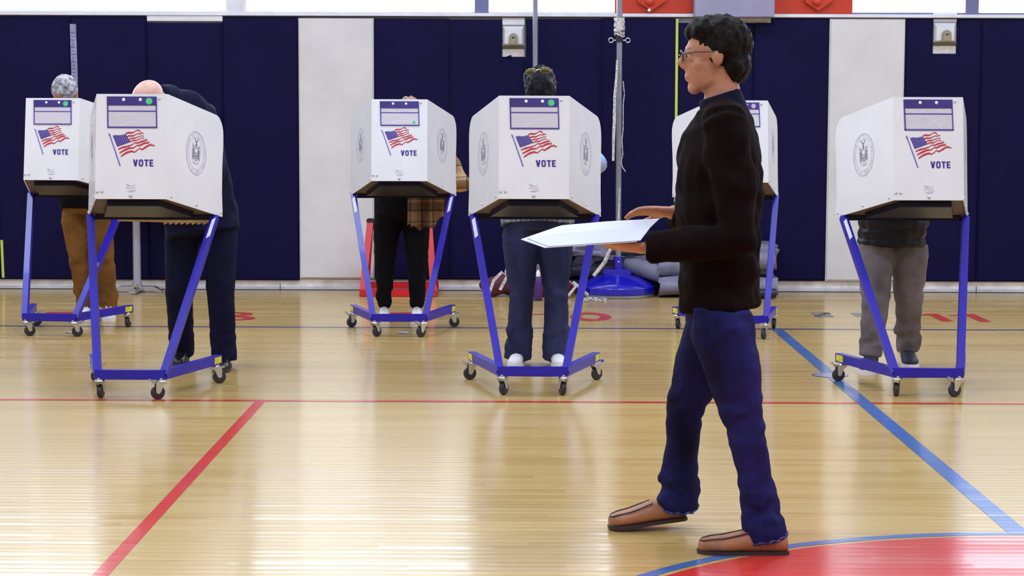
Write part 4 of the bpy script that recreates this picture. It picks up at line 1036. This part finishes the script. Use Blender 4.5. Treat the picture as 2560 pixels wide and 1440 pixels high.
# voter 3: black clothes, plaid jacket hanging open, white sneakers
J = dict(head=AT(1022, 288, 12.95), face=(0, -.45, -.9), up=(0, -.85, .5), neck=AT(1014, 318, 13.12), chest=AT(1008, 360, 13.2), pel=AT(1002, 520, 13.3),
         sh=[AT(945, 345, 13.15), AT(1075, 345, 13.15)], el=[AT(925, 420, 13.0), AT(1150, 452, 13.16)], wr=[AT(960, 430, 12.78), AT(1055, 440, 12.82)],
         hand=[((.3, -.9, -.1), (0, 0, -1), .9), ((-.4, -.9, -.1), (0, 0, -1), .9)], hip=[AT(968, 545, 13.3), AT(1040, 545, 13.3)], knee=[AT(962, 660, 13.28), AT(1044, 660, 13.28)],
         ank=[V3(AT(961, 770, 13.3).x, 13.3, .1), V3(AT(1042, 770, 13.3).x, 13.3, .1)], toe=[V3(G(957, 808).x, 13.05, .03), V3(G(1042, 808).x, 13.05, .03)], vox=.009)
def plaid_jacket(t, T, J):
    bm = bmesh.new(); sh, el, wr = (T(J[k][1]) for k in ('sh', 'el', 'wr'))
    add_tube(bm, [sh+V3(-.05, 0, .02), sh, sh.lerp(el, .5), el+V3(.012, 0, -.02), el.lerp(wr, .5), wr], [.07, .078, .075, .075, .065, .055], 16)
    sh, el, wr = (T(J[k][0]) for k in ('sh', 'el', 'wr')); add_tube(bm, [sh+V3(.05, 0, .02), sh, sh.lerp(el, .5), el, el.lerp(wr, .5), wr], [.07, .075, .068, .062, .055, .05], 16)
    add_tube(bm, [T(J['chest'])+V3(0, .03, -.25), T(J['chest'])+V3(0, .03, .06)], [(.21, .13), (.2, .12)], 18, lat=(1, 0, 0))
    o = obj('plaid_jacket', union(bm, .011, 4), 'plaid_brown', t); noisy(o, .02, 9, 3)
    # front flap hanging below the table edge, in long folds
    bm = bmesh.new(); nu, nv = 30, 14; rows = []; y0 = 13.08
    for j in range(nv+1):
        v = j/nv; row = []
        for i in range(nu+1):
            u = i/nu; px = 1017+95*u + (1-v)*3; lowy = 580-14*abs(math.sin(u*9))-(32 if u > .62 else 0)*(u-.62)/.38 - (14 if u < .1 else 0); py = 440+(lowy-440)*v
            q = AT(px, py, y0)-Vector((t.location.x, t.location.y, 0)); q.y += .03*math.sin(u*17+v*1.5)*(.4+.6*v)+.05*u; row.append(bm.verts.new(q))
        rows.append(row)
    for j in range(nv):
        for i in range(nu): bm.faces.new((rows[j][i], rows[j][i+1], rows[j+1][i+1], rows[j+1][i]))
    bmesh.ops.solidify(bm, geom=list(bm.faces), thickness=.008); smooth(obj('jacket_flap', bm, 'plaid_brown', o), 70)
person('voter in black trousers with brown plaid jacket hanging open behind a back-row booth', J,
       [legs('black_cloth', (.098, .088, .07, .062, .046), seed=7, hipw=(.175, .13), wr=.012), top('black_cloth', ((.18, .135), (.165, .12), (.175, .13)), (.06, .05, .035), seed=8), plaid_jacket,
        hairs('hair_blond', SHORT + [((0, -.07, .03), (.05, .05, .05)), ((0, .03, .07), (.07, .06, .05))], .014, 45, .006), shoes('sneaker_white', 'sneaker_white', 'sneaker', L_=.25, wd=.042)])

# voter 4: dark hair with sunglasses on top, jeans
J = dict(head=AT(1350, 222, 10.52), face=(-.05, -.5, -.86), up=(0, -.82, .56), neck=AT(1347, 268, 10.72), chest=AT(1345, 335, 10.8), pel=AT(1345, 540, 10.93),
         sh=[AT(1268, 315, 10.75), AT(1426, 315, 10.75)], el=[AT(1225, 420, 10.62), AT(1486, 410, 10.64)], wr=[AT(1270, 465, 10.3), AT(1385, 465, 10.25)],
         hand=[((.3, -.9, -.1), (0, 0, -1), .92), ((-.3, -.9, -.1), (0, 0, -1), .92)], hip=[AT(1300, 585, 10.93), AT(1389, 585, 10.93)], knee=[AT(1304, 735, 10.88), AT(1390, 735, 10.88)],
         ank=[V3(AT(1296, 880, 10.93).x, 10.93, .095), V3(AT(1391, 880, 10.93).x, 10.93, .095)], toe=[V3(G(1288, 925).x-.02, 10.7, .03), V3(G(1395, 925).x+.02, 10.7, .03)], hem=AT(1345, 556, 10.91), vox=.008)
def sunglasses(t, T, J):
    r, f, u = head_frame(J['face'], J['up']); b_ = Vector((t.location.x, t.location.y, 0)); Yg = 10.40
    pts = [AT(1312, 182, Yg), AT(1327, 176, Yg-.03), AT(1345, 172, Yg-.035), AT(1364, 170, Yg-.03), AT(1379, 174, Yg)]
    g = None
    for s, c_, in ((0, (1327, 179)), (1, (1364, 176))):
        c = AT(c_[0], c_[1], Yg-.035)-b_; bm = bmesh.new(); q = Matrix.Rotation((-.22 if s == 0 else .05), 3, 'Y') @ Matrix.Rotation(.5, 3, 'X'); add_ell(bm, c, (.033, .006, .02), q, 16)
        o = smooth(obj('sunglass_lens', bm, 'lens_olive', g if g else t))
        if g is None: g = o
    bm = bmesh.new(); add_tube(bm, [AT(1341, 176, Yg-.04)-b_, AT(1348, 173, Yg-.045)-b_, AT(1352, 174, Yg-.04)-b_], .003, 8)
    for s, p in ((0, (1311, 184)), (1, (1380, 175))):
        a_ = AT(*p, Yg-.03)-b_; add_tube(bm, [a_, a_+V3(0, .06, -.01), a_+V3(0, .13, -.04)], .003, 8)
    smooth(obj('sunglass_frame', bm, 'zinc', g))
person('dark-haired voter in blue jeans with sunglasses on her head behind the centre booth', J,
       [legs('jeans', (.105, .092, .069, .071, .082), seed=9, hipw=(.20, .14), cuff=.06, wr=.012, voxel=.010), top('blue_shirt', ((.2, .135), (.18, .12), (.18, .13)), (.068, .07, .05), seed=10, name='blue_shirt'),
        lambda t, T, J: (lambda o: noisy(o, .014, 14, 4, .3))(obj('shirt_tail', tube([T(AT(1345, 505, 10.92)), T(AT(1345, 545, 10.92)), T(AT(1345, 563, 10.91))], [(.19, .14), (.212, .15), (.208, .15)], 60, lat=(1, 0, 0)), 'plaid_blue', t)),
        hairs('hair_black', SHORT + [((0, -.045, .075), (.04, .045, .05)), ((.0, .0, .05), (.082, .07, .06)), ((0, .05, .055), (.07, .05, .045)), ((0, .085, .0), (.055, .035, .05)), ((0, .1, -.028), (.044, .05, .055)), ((0, .0, .078), (.07, .085, .055)), ((0, .09, .02), (.045, .03, .04)), ((-.045, .06, .02), (.03, .035, .06)), ((.045, .06, .02), (.03, .035, .06)), ((-.05, -.02, -.02), (.035, .06, .09)), ((.05, -.02, -.02), (.035, .06, .09))], .012, 40, .006), sunglasses,
        shoes('sneaker_white', 'sneaker_white', 'sneaker', L_=.25, wd=.042)])

# voter 6: black padded jacket, grey trousers
J = dict(head=AT(2275, 330, 10.5), face=(.05, -.55, -.83), up=(0, -.83, .55), neck=AT(2255, 345, 10.67), chest=AT(2245, 395, 10.78), pel=AT(2230, 570, 10.85),
         sh=[AT(2165, 372, 10.65), AT(2335, 372, 10.65)], el=[AT(2165, 470, 10.58), AT(2350, 468, 10.58)], wr=[AT(2215, 480, 10.3), AT(2320, 480, 10.3)],
         hand=[((.3, -.9, -.1), (0, 0, -1)), ((-.3, -.9, -.1), (0, 0, -1))], hip=[AT(2189, 625, 10.85), AT(2274, 625, 10.88)], knee=[AT(2189, 755, 10.75), AT(2272, 750, 10.92)],
         ank=[V3(AT(2177, 885, 10.75).x, 10.75, .11), V3(AT(2270, 880, 11.0).x, 11.0, .11)], toe=[V3(G(2165, 940).x-.01, 10.5, .03), V3(G(2280, 925).x, 10.78, .03)], hem=AT(2228, 612, 10.85), vox=.009)
person('voter in black padded jacket and grey trousers behind the right front booth', J,
       [legs('jeans_grey', (.108, .095, .079, .072, .067), seed=12, hipw=(.18, .135), cuff=.03, wr=.014), top('puffer_black', ((.19, .16), (.205, .155), (.19, .15)), (.085, .075, .05), seed=13, quilt=55), hairs('hair_black', SHORT, .008, 50, .007),
        shoes('shoe_navy', 'sneaker_white', 'plain', wd=.048, sh=.028)])

# walking man with papers
YN, YF, YM = 6.12, 6.50, 6.30
J = dict(head=AT(1782, 136, YM), face=(-1, .06, -.04), up=(-.04, 0, 1), neck=AT(1808, 262, YM), chest=AT(1800, 400, YM), pel=AT(1795, 735, YM),
         sh=[AT(1815, 318, YN), AT(1800, 318, YF)], el=[AT(1846, 600, YN-.03), AT(1822, 560, YF+.02)], wr=[AT(1618, 620, YN), AT(1676, 530, YF-.02)],
         hand=[((-1, .12, .04), (.0, .3, .95), 1.0, .16, 1), ((-1, -.05, .05), (.1, -.35, -1), 1.0, .28, -1)], hip=[AT(1805, 800, YN+.08), AT(1790, 800, YF-.08)], knee=[AT(1862, 1062, 6.18), AT(1712, 1030, 6.46)],
         ank=[AT(1910, 1318, 6.2), AT(1695, 1240, 6.55)], toe=[V3(G(1775, 1380).x, 6.2, .03), AT(1610, 1285, 6.55)], hem=AT(1798, 770, YM), vox=.0055)
J['face'] = (-1, .06, -.04)
def glasses(t, T, J):
    r, f, u = head_frame(J['face'], J['up']); c = T(J['head']); bm = bmesh.new()
    for s in (-1, 1):
        q = c+f*.104+r*s*.034-u*.004
        add_tube(bm, [q+r*(.025*math.cos(2*PI*k/20))+u*(.019*math.sin(2*PI*k/20))-f*(.006*abs(math.cos(2*PI*k/20))) for k in range(21)], .0022, 6)
        add_tube(bm, [q+r*s*.026+u*.006, c+r*s*.078+f*.06+u*.008, c+r*s*.082-f*.01+u*.006, c+r*s*.08-f*.03-u*.012], .0022, 6)
    add_tube(bm, [c+f*.106-r*.01, c+f*.108+u*.002, c+f*.106+r*.01], .0022, 6); smooth(obj('glasses', bm, 'glass_frame', t))
def collar(t, T, J):
    n = T(J['neck']); bm = bmesh.new(); add_tube(bm, [n+V3(.005, 0, -.06), n+V3(-.002, 0, .0), n+V3(-.014, 0, .035)], [(.10, .095), (.078, .076), (.07, .07)], 20, lat=(0, 1, 0)); o = obj('shirt_collar', union(bm, .007, 3), 'suit_navy', t)
def walker_shoes(t, T, J):
    a_ = G(1968, 1384); b_ = G(1747, 1384); shoe(t, T(V3(a_.x, 6.19, .0)), T(V3(b_.x, 6.19, .0)), 'tan_leather', 'sole_dark', .072, .049, .012, 'moc')
    h = AT(1712, 1296, 6.56); q = AT(1578, 1326, 6.52)
    shoe(t, T(V3(h.x, 6.56, h.z+.0)), T(V3(h.x-.262, 6.53, h.z-.03)), 'tan_leather', 'sole_dark', .072, .049, .012, 'moc')
    bm = bmesh.new()
    for i in (0, 1): an = T(J['ank'][i]); add_tube(bm, [an+V3(.0, 0, .06), an+V3(-.02, 0, -.05)], .043, 14)
    smooth(obj('socks', bm, 'sock_dark', t))
def hems(t, T, J):
    for i in (0, 1):
        an, kn = T(J['ank'][i]), T(J['knee'][i]); e = an+(an-kn).normalized()*.033; d = (an-kn).normalized(); a_, b_ = frame_of(d)
        bm = bmesh.new(); pts = [e+(a_*math.cos(2*PI*k/40)+b_*math.sin(2*PI*k/40))*(.0705+.002*math.sin(k*2.3))+d*.003*math.sin(k*1.7) for k in range(41)]; add_tube(bm, pts, .0045, 6)
        smooth(obj('frayed_hem', bm, 'denim_hem', t))
def walk_sweater(t, T, J):
    return top('sweater', ((.178, .134), (.182, .136), (.198, .14)), (.08, .068, .052), name='sweater', seed=21, voxel=.009, wr=.016, collar=.085, cuff=.0)(t, T, J)
person('man walking left in dark brown sweater and jeans carrying white papers', J,
       [legs('jeans_dark', (.105, .092, .064, .058, .073), seed=22, hipw=(.152, .104), top=.0, cuff=.04, wr=.015, voxel=.009), walk_sweater, hems, collar,
        hairs('hair_brown', [((0, -.030, .036), (.088, .100, .092)), ((0, -.07, -.035), (.078, .052, .065)), ((0, .01, .075), (.074, .082, .05)), ((-.078, -.012, .02), (.012, .025, .03)), ((.078, -.012, .02), (.012, .025, .03))], .010, 34, .006, seed=5), glasses, walker_shoes])
# the papers he carries
near = [AT(1362, 619, 6.02), AT(1470, 612, 6.02), AT(1592, 604, 6.04)]; far = [AT(1395, 566, 6.36), AT(1510, 556, 6.38), AT(1640, 549, 6.40)]; tip = AT(1302, 598, 6.16)
t = empty('ballot_papers', ((near[1]+far[1])/2).to_tuple()); iv = Vector(t.location)
for k, dz in enumerate((0, .004)):
    bm = bmesh.new(); n_ = [bm.verts.new(p-iv+V3(.012*k, .006*k, dz)) for p in near]; f_ = [bm.verts.new(p-iv+V3(.012*k, -.004*k, dz)) for p in far]; tp_ = bm.verts.new(tip-iv+V3(.02*k, 0, dz)); mid = [bm.verts.new((n_[i].co+f_[i].co)/2+V3(0, 0, .006)) for i in range(3)]
    bm.faces.new((tp_, n_[0], mid[0])); bm.faces.new((tp_, mid[0], f_[0]))
    for i in range(2): bm.faces.new((n_[i], n_[i+1], mid[i+1], mid[i])); bm.faces.new((mid[i], mid[i+1], f_[i+1], f_[i]))
    bmesh.ops.recalc_face_normals(bm, faces=bm.faces); bmesh.ops.solidify(bm, geom=list(bm.faces), thickness=.0015); obj('sheet', bm, 'paper', t)
tag(t, 'white papers held flat in the hands of the walking man', 'papers')
